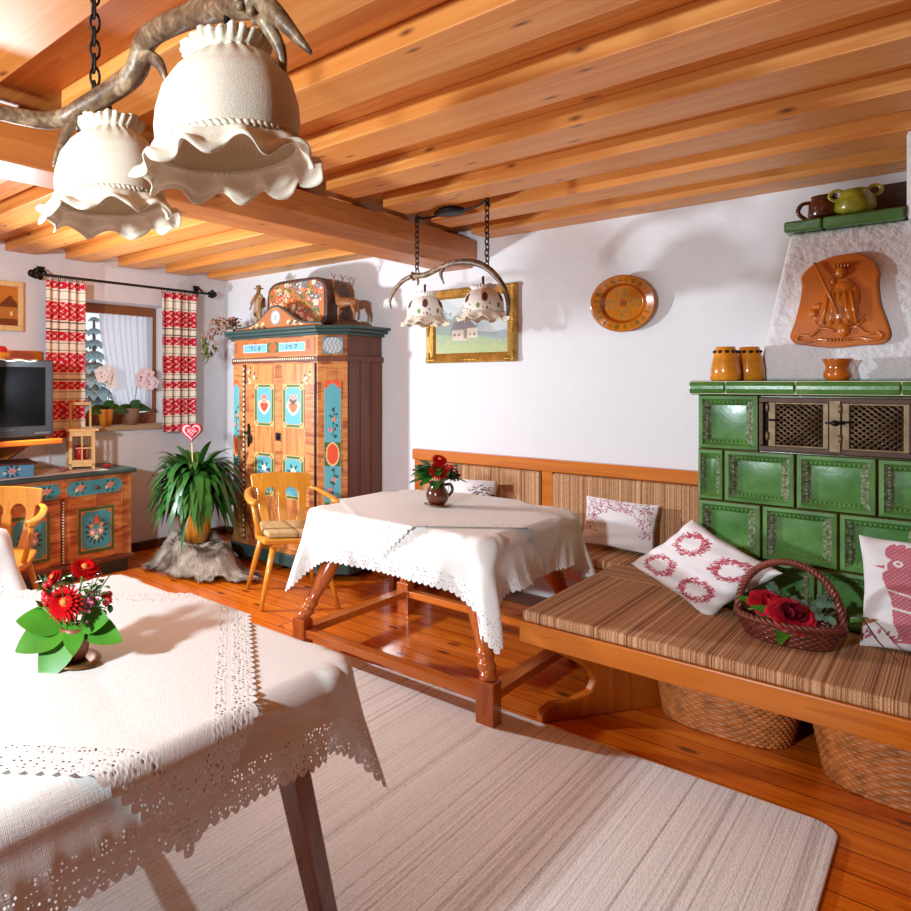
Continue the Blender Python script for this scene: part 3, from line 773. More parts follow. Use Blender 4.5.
# conduit
tag(MB().box(.0, .012, -1.905, -1.888, .78, 1.0).build('cable_duct', M['white_cloth']), 'thin white cable duct on the wall above the sideboard', 'cable duct')

# ---- sideboard
SX = .42
t = thing('sideboard', 'painted peasant sideboard with teal flower panels under the television', 'sideboard', (.21, -2.35, 0))
b = MB(); b.box(.02, SX, -3.3, -1.42, .10, .74)
b.build('body', M['flamed'], t, bevel=.003)
MB().box(.012, SX - .02, -3.28, -1.44, 0, .10).build('plinth', M['green_trim'], t)
b = MB(); b.box(.02, SX + .018, -3.32, -1.40, .095, .125); lab(b.build('base_moulding', M['wardside'], t, bevel=.006), 'brown moulding at the foot')
MB().box(.005, SX + .03, -3.34, -1.385, .742, .775).build('top', M['green_trim'], t, bevel=.012, seg=3)
b = MB(); b.box(SX, SX + .012, -2.035, -2.012, .14, .60); lab(b.build('centre_strip', M['wardside'], t), 'dark strip between the doors')
b = MB()
for k in range(22): b.box(SX + .011, SX + .016, -2.029, -2.018, .15 + k * .02, .16 + k * .02)
b.build('bead_strip', M['cream'], t)
def drawer_canvas():
    c = Canvas(.48, .105, 96, 26, TEAL2)
    for sx in (-1, 1):
        for sy in (-1, 1): c.disc(sx * .24, sy * .0525, .03, K(176, 92, 50))
    for x0 in (-.13, .13):
        for k in range(6):
            a = k * 1.05; c.leaf(x0 + .03 * math.cos(a), .022 * math.sin(a), .03, .012, a, DKG)
        c.flower(x0, .004, .028, PINK, ROSE); c.flower(x0 - .03, -.01, .016, CREAM, YEL); c.flower(x0 + .028, .012, .014, REDP, YEL)
    return c
def door_canvas():
    c = Canvas(.31, .33, 62, 66, GREEN); c.rect(-.13, .13, -.14, .14, K(196, 150, 70)); c.rect(-.126, .126, -.136, .136, TEAL2)
    for sx in (-1, 1):
        for sy in (-1, 1): c.rect(min(sx * .108, sx * .126), max(sx * .108, sx * .126), min(sy * .118, sy * .136), max(sy * .118, sy * .136), ORANGE)
    for k in range(14):
        a = k * .45; c.leaf(.05 * math.cos(a), -.01 + .05 * math.sin(a), .05, .018, a, DKG)
    c.flower(-.035, -.02, .034, PINK, WHT, 7); c.flower(.035, -.012, .034, PINK, WHT, 7); c.flower(-.045, .03, .022, ROSE, YEL); c.flower(.045, .035, .02, PINK, YEL)
    c.flower(0, -.055, .022, CREAM, WHT); c.disc(0, .062, .022, ORANGE, .03); c.disc(0, .085, .01, ORANGE, .02); c.leaf(0, .02, .03, .02, PI / 2, K(90, 120, 50)); return c
for y in (-1.755, -2.285, -2.80):
    d = MB().box(SX, SX + .010, y - .25, y + .25, .605, .72).build('drawer', M['flamed'], t, bevel=.002)
    drawer_canvas().mb(lambda X, Y: (SX + .0115, y + X, .662 + Y)).build('painted_panel', M['vcol'], d)
    MB().lathe([(0, 0), (.008, 0), (.008, .012), (.017, .02), (.014, .03), (0, .032)], 12, M=Matrix.Translation((SX + .011, y, .662)) @ Matrix.Rotation(PI / 2, 4, 'Y')).build('knob', M['darkbox'], d)
for y in (-1.745, -2.285, -2.80):
    d = MB().box(SX, SX + .010, y - .24, y + .24, .14, .595).build('door', M['flamed'], t, bevel=.002)
    door_canvas().mb(lambda X, Y: (SX + .0115, y + X, .35 + Y)).build('painted_panel', M['vcol'], d)
# runner, box, lantern, candles
def runner(u, v):
    y = -2.9 + 1.28 * u; x = .06 + .36 * v
    return (x, y, .777 + .0012 * math.sin(u * 31) + (0))
o = MB().grid(60, 16, runner).build('table_runner', striped('woven runner', [(.3, K(214, 196, 190)), (.5, K(226, 214, 206)), (.7, K(190, 140, 136))], 30, 0), solid=.003); tag(o, 'pale woven runner lying on the painted sideboard', 'table runner')
t = thing('trinket_box', 'small blue painted wooden box with brown lid on the sideboard', 'box', (.27, -2.36, .78), local=True)
t.rotation_euler = (0, 0, -.25)
MB().box(-.11, .11, -.15, .15, 0, .085).build('body', M['vblue'] if 'vblue' in M else simple('blue painted wood', K(86, 146, 178), .45, var=.15), t, bevel=.004)
MB().box(-.13, .13, -.17, .17, .085, .10).build('lid', M['darkbox'], t, bevel=.004)
c = Canvas(.28, .08, 56, 16, K(86, 146, 178))
for k in range(8): c.leaf(.03 * math.cos(k * .8), .02 * math.sin(k * .8), .03, .014, k * .8, DKG)
c.flower(0, 0, .026, PINK, ROSE, 6); c.flower(.05, .01, .012, WHT, YEL); c.flower(-.05, -.01, .012, WHT, YEL)
c.mb(lambda X, Y: (.1115, X, .043 + Y)).build('painted_panel', M['vcol'], t)
t = thing('lantern', 'pale wooden candle lantern with a handle on the sideboard', 'lantern', (.22, -1.75, .78), local=True); t.rotation_euler = (0, 0, -.42)
b = MB()
for sx in (-1, 1):
    for sy in (-1, 1): b.box(sx * .085 - .012, sx * .085 + .012, sy * .085 - .012, sy * .085 + .012, 0, .285)
b.box(-.097, .097, -.097, .097, .02, .045)
for s in (-1, 1):
    b.box(s * .085 - .008, s * .085 + .008, -.073, .073, .245, .285); b.box(s * .085 - .008, s * .085 + .008, -.073, .073, .045, .07)
    b.box(-.073, .073, s * .085 - .008, s * .085 + .008, .245, .285); b.box(-.073, .073, s * .085 - .008, s * .085 + .008, .045, .07)
    b.box(s * .085 - .005, s * .085 + .005, -.006, .006, .07, .245); b.box(s * .085 - .005, s * .085 + .005, -.073, .073, .152, .162)
    b.box(-.006, .006, s * .085 - .005, s * .085 + .005, .07, .245)
b.build('frame', M['lightwood'], t, bevel=.002)
MB().box(-.12, .12, -.12, .12, .285, .30).build('roof', M['lightwood'], t, bevel=.003)
b = MB()
for s in (-1, 1): b.box(-.012, .012, s * .075 - .008, s * .075 + .008, .30, .49)
b.box(-.012, .012, -.083, .083, .475, .495); lab(b.build('handle', M['lightwood'], t, bevel=.002), 'tall square wooden handle')
b = MB()
for s in (-1, 1): b.box(s * .083 - .001, s * .083 + .001, -.073, .073, .07, .245); b.box(-.073, .073, s * .083 - .001, s * .083 + .001, .07, .245)
b.build('glass', M['glass'], t)
MB().ell((.098, -.06, .16), .008, 8).build('knob', M['iron'], t)
tag(MB().lathe([(0, 0), (.045, 0), (.045, .12), (.035, .125), (0, .12)], 20, (.22, -1.75, .826)).build('pillar_candle', M['redwax']), 'thick red candle standing inside the wooden lantern', 'candle')
for (x, y, lb, mm) in ((.30, -1.95, 'small pink flower tealight left of the lantern', M['pinkbud']), (.33, -1.58, 'small red flower tealight right of the lantern', M['redwax'])):
    b = MB()
    for k in range(7): b.leaf((x, y, .785), (math.cos(k * .9), math.sin(k * .9), .35), (0, 0, 1), .05, .04, .1)
    b.lathe([(0, 0), (.022, 0), (.022, .02), (0, .02)], 14, (x, y, .782)); tag(b.build('tealight', mm), lb, 'candle')

# ================================================================== WARDROBE
def off(poly, d):
    cx = sum(p[0] for p in poly) / len(poly); out = []
    n = len(poly)
    for i in range(n):
        p0, p1, p2 = (Vector(poly[i - 1]), Vector(poly[i]), Vector(poly[(i + 1) % n]))
        e1 = (p1 - p0).normalized(); e2 = (p2 - p1).normalized()
        n1 = Vector((-e1.y, e1.x)); n2 = Vector((-e2.y, e2.x)); bs = (n1 + n2).normalized()
        out.append(tuple(p1 - bs * (d / max(.3, bs.dot(n1)))))
    return [(x, min(y, -.012)) for x, y in out]
WP = [(.55, -.02), (.55, -.45), (.70, -.60), (1.55, -.60), (1.70, -.45), (1.70, -.02)]
t = thing('wardrobe', 'tall painted peasant wardrobe with teal flower panels in the corner', 'wardrobe', (1.12, -.3, 0))
b = MB(); b.prism(WP, .14, 1.60); b.prism(off(WP, -.004), 1.60, 1.77)
for i, f in enumerate(b.f):
    if f in ((5, 4, 3, 2, 1, 0),): pass
# side faces get the dark wood
for i, f in enumerate(b.f):
    vs = [b.v[k] for k in f]
    if len(f) == 4 and (all(abs(v[0] - 1.70) < .012 for v in vs) or all(abs(v[0] - .55) < .012 for v in vs)): b.m[i] = 1
b.build('body', [M['flamed'], M['wardside']], t)
b = MB()
for k in range(3): b.box(1.7, 1.704, -.44 + .14 * k, -.44 + .14 * k + .005, .15, 1.58)
b.build('board_joint', M['darkbox'], t)
MB().prism(off(WP, .02), .05, .14).build('plinth', M['green_trim'], t, bevel=.01)
for x, y in ((.68, -.5), (1.56, -.5), (.62, -.1), (1.62, -.1)): MB().ell((x, y, .032), (.045, .045, .032), 14).build('foot', M['wardside'], t)
b = MB(); b.prism(off(WP, .012), 1.575, 1.615); 
b.build('dentil_moulding', M['wardside'], t, bevel=.004)
b = MB()
for k in range(40): b.box(.715 + k * .0205, .725 + k * .0205, -.618, -.610, 1.592, 1.606)
b.build('bead_row', M['cream'], t)
b = MB(); b.prism(off(WP, .02), 1.765, 1.785); b.prism(off(WP, .05), 1.785, 1.81); b.prism(off(WP, .075), 1.81, 1.832)
b.build('cornice', M['green_trim'], t, bevel=.006)
pp = [(.72, 1.832)] + [(.72 + .86 * u, 1.85 + .15 * math.exp(-((u - .5) / .2) ** 2)) for u in np.linspace(0, 1, 28)] + [(1.58, 1.832)]
pd = MB().prism(pp, -.60, -.575, 'y').build('pediment', M['flamed'], t, bevel=.004)
b = MB(); b.tube([(x, -.588, z + .004) for x, z in pp[1:-1]], .011, 6); lab(b.build('pediment_rim', M['green_trim'], pd), 'dark rim along the crest')
c = Canvas(.8, .15, 120, 26, K(180, 106, 58))
c.disc(0, .015, .05, K(150, 150, 140), .06); c.disc(0, .015, .04, K(190, 200, 200), .048); c.rect(-.02, .02, 0, .004, K(90, 110, 110)); c.rect(-.015, .015, .02, .024, K(90, 110, 110))
for s in (-1, 1):
    for q in (.13, .19, .25):
        c.flower(s * q, -.03 - .1 * (q - .13), .02, CREAM, PINK); c.leaf(s * q, -.045, .05, .016, .5 * s, DKG)
mm = c.mb(lambda X, Y: (1.15 + X, -.6015, min(1.905 + Y, 1.85 + .15 * math.exp(-((X / .86) / .2) ** 2) - .004)))
mm.build('painted_panel', M['vcol'], pd)
# frieze
c = Canvas(.80, .13, 160, 27, K(186, 108, 54))
c.fill((np.sin(c.X * 60) > .6) & (np.sin(c.Y * 50 + 1) > -.3), K(160, 84, 44))
for s in (-1, 1):
    c.fill((np.abs(c.X - s * .185) < .125) & (np.abs(c.Y + .0) < .031), K(196, 206, 206)); c.fill((np.abs(c.X - s * .185) < .12) & (np.abs(c.Y) < .026), K(120, 178, 204))
c.rect(-.06, .06, -.036, .036, GREEN); c.disc(0, 0, .034, K(226, 84, 34), .034)
ink = K(50, 56, 66)
for (x0, y0, x1, y1) in ((-.245, .016, -.21, .016), (-.21, .016, -.225, -.016), (-.19, .016, -.19, -.014), (-.19, -.014, -.172, -.014), (-.15, .0, -.13, .0), (.14, .014, .135, -.012), (.155, .004, .185, .01), (.185, .01, .18, -.014), (.21, .014, .235, .014), (.235, .014, .22, -.014)): c.line(x0, y0, x1, y1, .007, ink)
c.disc(-.14, .008, .01, ink); c.disc(-.14, -.009, .011, ink); c.disc(-.14, .008, .005, K(120, 178, 204)); c.disc(-.14, -.009, .006, K(120, 178, 204))
lab(c.mb(lambda X, Y: (1.125 + X, -.6015, 1.69 + Y)).build('frieze_panel', M['vcol'], t), 'two blue name plates with dark writing and a red dot between')
def chamf(X, Y, zc, x0=1.55, y0=-.60, sgn=1, o=.003):
    m = .5 + X / .2121
    return (x0 + sgn * .15 * m + sgn * o * .7, y0 + .15 * m - o * .7, zc + Y)
c = Canvas(.15, .12, 30, 24, K(150, 160, 164)); c.fill(np.abs(np.sin(c.X * 110 + np.sin(c.Y * 90))) > .8, K(196, 200, 200)); c.fill(np.hypot(c.X / .06, c.Y / .05) > 1.15, K(120, 130, 132))
c.mb(lambda X, Y: chamf(X, Y, 1.69, o=.008)).build('corner_panel', M['vcol'], t)
def strip_canvas(W):
    c = Canvas(W, 1.02, 26, 204, TEAL); h = W / 2
    for yc in (.2, -.22):
        pass
    c.fill(c.Y > .51 - .06 - 0 * c.X, ORANGE); c.fill((c.Y > .44) & (c.Y < .495 - .055 * np.abs(c.X) / h), TEAL)
    for yc in (-.02, -.45):
        c.rect(-h, h, yc - .085, yc + .085, GREEN); c.disc(0, yc, h * .8, K(236, 200, 150), .084); c.disc(0, yc, h * .68, K(228, 84, 44), .074)
    for yc, sgn in ((.2, 1), (-.23, -1)):
        c.line(0, yc - .09, .01, yc + .1, .006, DKG)
        for k in range(9):
            a = random.uniform(0, 6.3); c.leaf(random.uniform(-.02, .02), yc - .1 + .024 * k, .028, .013, a, DKG)
        c.flower(.012, yc + .03, .02, PINK, ROSE); c.flower(-.015, yc - .045, .02, K(216, 140, 150), ROSE)
    c.fill(np.abs(c.X) > h - .004, K(200, 170, 110)); return c
strip_canvas(.12).mb(lambda X, Y: chamf(X, Y, .93)).build('pilaster_panel', M['vcol'], t)
strip_canvas(.085).mb(lambda X, Y: (.735 + X * .8, -.602, .93 + Y)).build('pilaster_panel', M['vcol'], t)
strip_canvas(.12).mb(lambda X, Y: (.70 - .15 * (.5 + X / .2121) - .002, -.60 + .15 * (.5 + X / .2121) - .002, .93 + Y)).build('pilaster_panel', M['vcol'], t)
# door
d = MB().box(.85, 1.53, -.612, -.598, .18, 1.565).build('door', M['flamedv'], t, bevel=.003)
b = MB(); b.box(1.157, 1.227, -.6155, -.611, .19, 1.555); b.box(.83, 1.44, -.6155, -.611, .92, 1.07) if 0 else None
b.box(.85, .945, -.6155, -.611, .19, 1.41); b.box(1.45, 1.53, -.6155, -.611, .19, 1.41)
b.build('door_rail', M['flamed'], d)
b = MB(); b.box(.820, .842, -.615, -.60, .18, 1.565); lab(b.build('edge_strip', M['darkbox'], t), 'dark strip beside the door')
b = MB()
for k in range(34): b.box(.825, .837, -.619, -.614, .2 + .04 * k, .222 + .04 * k)
b.build('bead_strip', M['cream'], t)
b = MB(); b.box(1.533, 1.539, -.611, -.60, .18, 1.565); b.build('door_gap', M['iron'], t)
def wpanel(v):
    c = Canvas(.205, .325, 52, 80, K(196, 176, 112)); c.rect(-.098, .098, -.158, .158, GREEN); c.rect(-.078, .078, -.138, .138, K(206, 176, 110)); c.rect(-.074, .074, -.134, .134, TEAL)
    for sx in (-1, 1):
        for sy in (-1, 1): c.disc(sx * .078, sy * .138, .018, K(206, 176, 110)); c.disc(sx * .076, sy * .136, .008, K(180, 70, 40))
    if v < 2:
        c.heart(0, -.03, .066, CREAM); c.heart(0, -.024, .044, REDP if v == 0 else K(170, 104, 70)); c.line(0, .01, 0, .04, .008, DKG)
        if v == 0: c.disc(0, .05, .03, PINK, .036); c.disc(0, .055, .02, ROSE, .026); c.disc(0, .045, .008, CREAM)
        else:
            for x, y in ((-.03, .04), (.03, .045), (0, .06), (-.018, .07), (.022, .075)): c.flower(x, y, .018, PINK, ROSE)
            c.leaf(0, .015, .05, .02, .8, K(110, 60, 50)); c.leaf(0, .015, .05, .02, 2.3, K(110, 60, 50))
    else:
        for k in range(7): c.leaf(.025 * math.cos(k), .04 + .025 * math.sin(k), .04, .016, k, DKG)
        c.flower(0, .05, .026, WHT, YEL); c.flower(-.03, .015, .02, K(80, 120, 160), WHT); c.flower(.03, .01, .02, PINK, ROSE); c.flower(0, -.05, .03, ROSE, PINK)
    return c
for k, (x, z) in enumerate(((1.05, 1.25), (1.338, 1.25), (1.05, .72), (1.338, .72), )):
    wpanel(k).mb(lambda X, Y: (x + X, -.617, z + Y)).build('painted_panel', M['vcol'], d)
for x in (.905, 1.47):
    c = MB()
    for k in range(9):
        px, pz = x + random.uniform(-.03, .04), 1.44 + random.uniform(-.06, .09)
        for j in range(5): c.leaf((px, -.6135, pz), (math.cos(j * 1.26), 0, math.sin(j * 1.26)), (0, -1, 0), .016, .012, 0, k % 2, n=3)
        c.leaf((px, -.6132, pz), (math.cos(k), 0, math.sin(k)), (0, -1, 0), .035, .012, 0, 2, n=3)
    c.build('painted_flower', [simple('cream paint', CREAM), simple('rose paint', PINK), simple('dark green paint', DKG)], d)
b = MB(); b.box(1.167, 1.217, -.620, -.615, .985, 1.045); b.ell((1.192, -.628, 1.015), (.016, .012, .018), 12); b.build('knob', M['iron'], d)
b = MB(); b.box(.875, .905, -.622, -.615, .94, 1.08); b.tube(smooth_path([(.855, -.63, 1.02), (.89, -.64, 1.03), (.92, -.63, .99), (.91, -.63, .95)], 4), .009, 6); b.tube([(.89, -.625, 1.1), (.89, -.625, .92)], .008, 6); b.build('lock_plate', M['iron'], d)

# things on the wardrobe
WT = 1.832
def hunter():
    x, y = .75, -.36
    t = thing('carved_hunter', 'small carved wooden hunter figure on top of the wardrobe', 'figurine', (x, y, WT))
    b = MB().grid(14, 10, lambda u, v: (x + (.10 * v) * math.cos(2 * PI * u), y + .08 * v * math.sin(2 * PI * u), WT + .075 * (1 - v ** 3) * (1 + .15 * math.sin(9 * u))), cu=True)
    b.lathe([(.1, 0), (.1, .004)], 14, (x, y, WT)); b.build('rock_base', M['bodywood'], t)
    z = WT + .065
    vr = [((x, y, z + .15), .028), ((x, y, z + .20), .034), ((x, y, z + .245), .03), ((x + .002, y, z + .27), .014), ((x + .006, y - .004, z + .298), .022), ((x + .006, y - .004, z + .318), .018),
          ((x + .024, y - .01, z + .075), .019), ((x + .034, y - .01, z), .014), ((x + .04, y - .03, z - .004), .011),
          ((x - .02, y, z + .075), .019), ((x - .03, y + .01, z), .014), ((x - .028, y - .015, z - .004), .011),
          ((x + .05, y - .01, z + .235), .014), ((x + .06, y - .03, z + .19), .012), ((x + .035, y - .045, z + .205), .010),
          ((x - .05, y, z + .235), .014), ((x - .062, y - .02, z + .185), .012), ((x - .03, y - .05, z + .175), .010)]
    ed = [(0, 1), (1, 2), (2, 3), (3, 4), (4, 5), (0, 6), (6, 7), (7, 8), (0, 9), (9, 10), (10, 11), (2, 12), (12, 13), (13, 14), (2, 15), (15, 16), (16, 17)]
    skin('figure', vr, ed, M['bodywood'], t, 2)
    MB().lathe([(.0, .335), (.02, .33), (.022, .312), (.042, .306), (.042, .302), (0, .304)], 14, (x + .006, y - .004, z)).build('hat', M['bodywood'], t)
    MB().box(x - .04, x + .03, y + .02, y + .06, z + .15, z + .235).build('rucksack', M['bodywood'], t, bevel=.01)
    MB().tube([(x - .05, y - .05, z + .13), (x + .06, y - .055, z + .30)], .006, 6).build('rifle', M['stagwood'], t)
hunter()
def trunk():
    x0, x1, y0, y1 = .90, 1.50, -.42, -.14; z1 = 2.225
    t = thing('painted_trunk', 'rounded wooden trunk painted all over with bright flowers on top of the wardrobe', 'trunk', ((x0 + x1) / 2, -.28, WT))
    def outline(u):      # superellipse, lower part straight
        return u
    w, h = x1 - x0, z1 - WT
    pts = []
    for k in range(32):
        a = 2 * PI * k / 32; ca, sa = math.cos(a), math.sin(a); e = .42
        pts.append(((x0 + x1) / 2 + w / 2 * math.copysign(abs(ca) ** e, ca), WT + h / 2 + h / 2 * math.copysign(abs(sa) ** (e if sa < 0 else .55), sa)))
    MB().prism(pts, y0, y1, 'y').build('body', M['darkbox'], t, bevel=.012, seg=3)
    c = Canvas(w * .9, h * .86, 96, 62, K(196, 112, 54))
    rnd = random.Random(5)
    cols = [(REDP, YEL), (WHT, YEL), (K(70, 100, 120), WHT), (ORANGE, CREAM), (K(84, 136, 150), REDP), (CREAM, ORANGE), (ROSE, WHT)]
    for k in range(40): c.leaf(rnd.uniform(-.24, .24), rnd.uniform(-.15, .15), .05, .02, rnd.uniform(0, 6), K(84, 112, 60))
    for k in range(120):
        a, e = cols[k % 7]; c.flower(rnd.uniform(-.25, .25), rnd.uniform(-.15, .16), rnd.uniform(.014, .034), a, e, 8); c.leaf(rnd.uniform(-.25, .25), rnd.uniform(-.15, .16), .03, .012, k, K(84, 112, 60))
    def inside(X, Y):
        ww, hh = w / 2 * .93, h / 2 * .93
        n = (abs(X) / ww) ** 3.6 + (abs(Y) / hh) ** 3.6
        if n > 1: s = n ** (-1 / 3.6); X *= s; Y *= s
        return ((x0 + x1) / 2 + X, y0 - .003, WT + h / 2 + Y)
    c.mb(inside).build('painted_front', M['vcol'], t)
trunk()
def stag():
    x, y = 1.60, -.33
    t = thing('carved_stag', 'carved brown wooden stag with antlers on top of the wardrobe', 'figurine', (x, y, WT))
    b = MB().grid(16, 8, lambda u, v: (x + .13 * v * math.cos(2 * PI * u), y + .06 * v * math.sin(2 * PI * u), WT + .05 * (1 - v ** 4) * (1 + .2 * math.sin(14 * u))), cu=True); b.lathe([(.13, 0), (.13, .003)], 16, (x, y, WT)) if 0 else None
    b.build('rock_base', M['bark'], t)
    z = WT + .045; s = 1.0
    vr = [((x + .02, y, z + .135), .034), ((x + .07, y, z + .14), .03), ((x + .095, y, z + .135), .02), ((x - .03, y, z + .14), .036), ((x - .065, y, z + .155), .03), ((x - .085, y, z + .195), .021), ((x - .098, y, z + .235), .018), ((x - .125, y, z + .225), .012), ((x - .145, y, z + .215), .008),
          ((x - .05, y - .02, z + .09), .014), ((x - .052, y - .022, z + .045), .008), ((x - .05, y - .022, z), .008),
          ((x - .05, y + .02, z + .09), .014), ((x - .07, y + .022, z + .05), .008), ((x - .068, y + .022, z), .008),
          ((x + .075, y - .02, z + .095), .018), ((x + .09, y - .022, z + .05), .009), ((x + .08, y - .022, z), .008),
          ((x + .08, y + .02, z + .095), .018), ((x + .1, y + .022, z + .05), .009), ((x + .092, y + .022, z), .008)]
    ed = [(0, 1), (1, 2), (0, 3), (3, 4), (4, 5), (5, 6), (6, 7), (7, 8), (3, 9), (9, 10), (10, 11), (3, 12), (12, 13), (13, 14), (1, 15), (15, 16), (16, 17), (1, 18), (18, 19), (19, 20)]
    skin('body', vr, ed, M['stagwood'], t, 2)
    for s in (-1, 1):
        b = MB(); base = Vector((x - .098, y + s * .01, z + .248))
        main = smooth_path([base, base + Vector((.02, s * .03, .035)), base + Vector((.03, s * .045, .075)), base + Vector((.005, s * .045, .11))], 4)
        b.tube(main, interp([.006, .005, .003], len(main)), 6)
        b.tube([base + Vector((.004, s * .006, .006)), base + Vector((-.035, s * .02, .03))], [.004, .002], 5); b.tube([main[5], main[5] + Vector((-.03, 0, .03))], [.004, .002], 5); b.tube([main[8], main[8] + Vector((.025, s * .01, .03))], [.004, .002], 5)
        b.build('antler', M['stagwood'], t)
        MB().leaf((x - .092, y + s * .014, z + .238), (.3, s, .2), (0, 0, 1), .035, .02, 0).build('ear', M['stagwood'], t)
stag()
def dried():
    x, y = .47, -.50
    t = thing('dried_flowers', 'arrangement of dried pink blossoms hanging over the left corner of the wardrobe', 'dried flowers', (x, y, WT))
    b = MB(); rnd = random.Random(3); lf = MB()
    for k in range(170):
        a = rnd.uniform(0, 2 * PI); r = .17 * math.sqrt(rnd.random()); p = Vector((x + .02 + r * math.cos(a), y + r * .7 * math.sin(a), WT + .04 + .09 * rnd.random() - .9 * max(0, -(r * math.cos(a)) - .05)))
        if k % 3 == 0: lf.leaf(p, (rnd.uniform(-1, 1), rnd.uniform(-1, 1), rnd.uniform(-.3, 1)), (0, 0, 1), .05, .022, .2, n=3)
        else: b.ell(p, rnd.uniform(.008, .016), 6)
    for k in range(46):
        p = Vector((x - .13 + rnd.uniform(-.06, .08), y - .06 + rnd.uniform(-.05, .05), WT - .16 * rnd.random()))
        if k % 2: b.ell(p, .011, 6)
        else: lf.leaf(p, (rnd.uniform(-.6, .6), rnd.uniform(-1, .3), -.8), (0, 0, 1), .05, .03, .2, n=3)
    for k in range(14): lf.leaf((x - .09 + rnd.uniform(-.02, .02), y - .09, WT - .08 - .011 * k), (rnd.uniform(-.6, .6), -.6, -.5), (0, 0, 1), .06, .035, .2, n=3)
    MB().lathe([(0, 0), (.07, 0), (.075, .04), (0, .04)], 12, (x + .13, y + .09, WT)).build('bowl', M['darkbox'], t)
    b.build('blossoms', M['dried'], t); lf.build('leaves', M['olive'], t)
dried()

# ================================================================== BACK WALL
t = thing('painting', 'landscape painting of a farmhouse in an ornate gold frame on the back wall', 'painting', (2.385, -.02, 1.56))
px0, px1, pz0, pz1 = 2.07, 2.70, 1.56, 2.07
b = MB()
prof = [(0, .004), (0, .03), (.012, .045), (.03, .036), (.05, .026), (.062, .016), (.066, .012)]
cs = [(px0, pz0, 1, 1), (px1, pz0, -1, 1), (px1, pz1, -1, -1), (px0, pz1, 1, -1)]
vs = []; fs = []
for (x, z, sx, sz) in cs:
    for o_, h_ in prof: vs.append((x + sx * o_, -h_, z + sz * o_))
n = len(prof)
for i in range(4):
    for k in range(n - 1): fs.append((i * n + k, ((i + 1) % 4) * n + k, ((i + 1) % 4) * n + k + 1, i * n + k + 1))
b.add(vs, fs, 0, False)
for (x, z, sx, sz) in cs:
    for k in range(7): b.ell((x + sx * (.012 + .009 * k), -.036, z + sz * .02), (.012, .014, .014), 8); b.ell((x + sx * .02, -.036, z + sz * (.012 + .009 * k)), (.014, .014, .012), 8)
for x in ((px0 + px1) / 2,):
    for z in (pz0 + .02, pz1 - .02):
        for k in range(-3, 4): b.ell((x + .018 * k, -.04, z), (.014, .012, .016 - .002 * abs(k)), 8)
for z in ((pz0 + pz1) / 2,):
    for x in (px0 + .02, px1 - .02):
        for k in range(-3, 4): b.ell((x, -.04, z + .018 * k), (.016 - .002 * abs(k), .012, .014), 8)
b.build('frame', M['gold'], t)
c = Canvas(px1 - px0 - .12, pz1 - pz0 - .12, 100, 78, K(196, 204, 206)); W_, H_ = c.w, c.h
ns = np.vectorize(lambda x, y: noise.noise((x * 9, y * 14, 3)))(c.X, c.Y); n2 = np.vectorize(lambda x, y: noise.noise((x * 40, y * 40, 8)))(c.X, c.Y)
c.fill(ns + c.Y * 2 > .25, K(212, 216, 214)); c.fill((ns > .15) & (c.Y < .12), K(178, 192, 204)); 
c.fill(c.Y < -.01 - .25 * c.X * 0 + .03 * ns - .04 * (c.X > .05), K(146, 162, 160)); c.fill((c.Y < .06 + .08 * n2 - .35 * (c.X + .12)) & (c.X < -.02), K(132, 148, 136))
c.fill(c.Y < -.08 - .12 * c.X + .02 * ns, K(156, 174, 130)); c.fill(c.Y < -.13 + .02 * n2, K(164, 182, 118)); c.fill((n2 > .25) & (c.Y < -.1), K(186, 176, 120))
c.poly([(-.14, -.03), (-.12, .03), (.0, .035), (.045, -.02)], K(120, 102, 104)); c.rect(-.13, -.02, -.1, -.03, K(212, 194, 178)); c.rect(-.02, .05, -.085, -.02, K(222, 208, 180)); c.rect(-.045, -.02, -.09, -.03, K(150, 120, 104))
for x in (-.11, -.08, .0, .03): c.rect(x - .007, x + .007, -.07, -.055, K(110, 86, 80))
c.mb(lambda X, Y: ((px0 + px1) / 2 + X, -.012, (pz0 + pz1) / 2 + Y)).build('canvas', M['vcol'], t)

pc = (3.305, -.03, 1.88)
t = thing('wall_plate', 'round orange glazed ceramic plate hanging on the back wall', 'plate', pc)
mp = Matrix.Translation(pc) @ Matrix.Rotation(math.radians(6), 4, 'X') @ Matrix.Rotation(PI / 2, 4, 'X')
cp = Canvas(1, 1, 4, 4, WHT)
b = MB(); NR, NA = 30, 72; vs = []; cols = []
for i in range(NR + 1):
    r = .163 * i / NR
    if r < .1: h = .0
    elif r < .118: h = .022 * (r - .1) / .018
    else: h = .022 + .012 * (r - .118) / .045
    for k in range(NA):
        a = 2 * PI * k / NA; vs.append((r * math.cos(a), r * math.sin(a), h))
        cl = K(206, 118, 26)
        if .123 < r < .150 and math.sin(24 * a) + math.sin(17 * a + 1) * .7 + math.sin(r * 700) * .4 > .2: cl = K(122, 98, 30)
        if .100 < r < .118: cl = K(172, 86, 22)
        if r > .158: cl = K(150, 70, 26)
        for q in range(4):
            X, Y = r * math.cos(a) - .058 * math.cos(q * PI / 2), r * math.sin(a) - .058 * math.sin(q * PI / 2)
            dd = math.hypot(X, Y)
            if dd < .034 and math.sin(6 * math.atan2(Y, X)) > -.1 and dd > .008: cl = K(128, 104, 44) if (q + int(dd * 200)) % 2 else K(190, 150, 80)
        if r < .018: cl = K(150, 90, 40)
        cols.append(cl)
fs = [(i * NA + k, i * NA + (k + 1) % NA, (i + 1) * NA + (k + 1) % NA, (i + 1) * NA + k) for i in range(NR) for k in range(NA)]
b.add(vs, fs, 0, True, mp); b.col = np.array(cols)
b.build('dish', M['vgloss'], t, solid=.006)

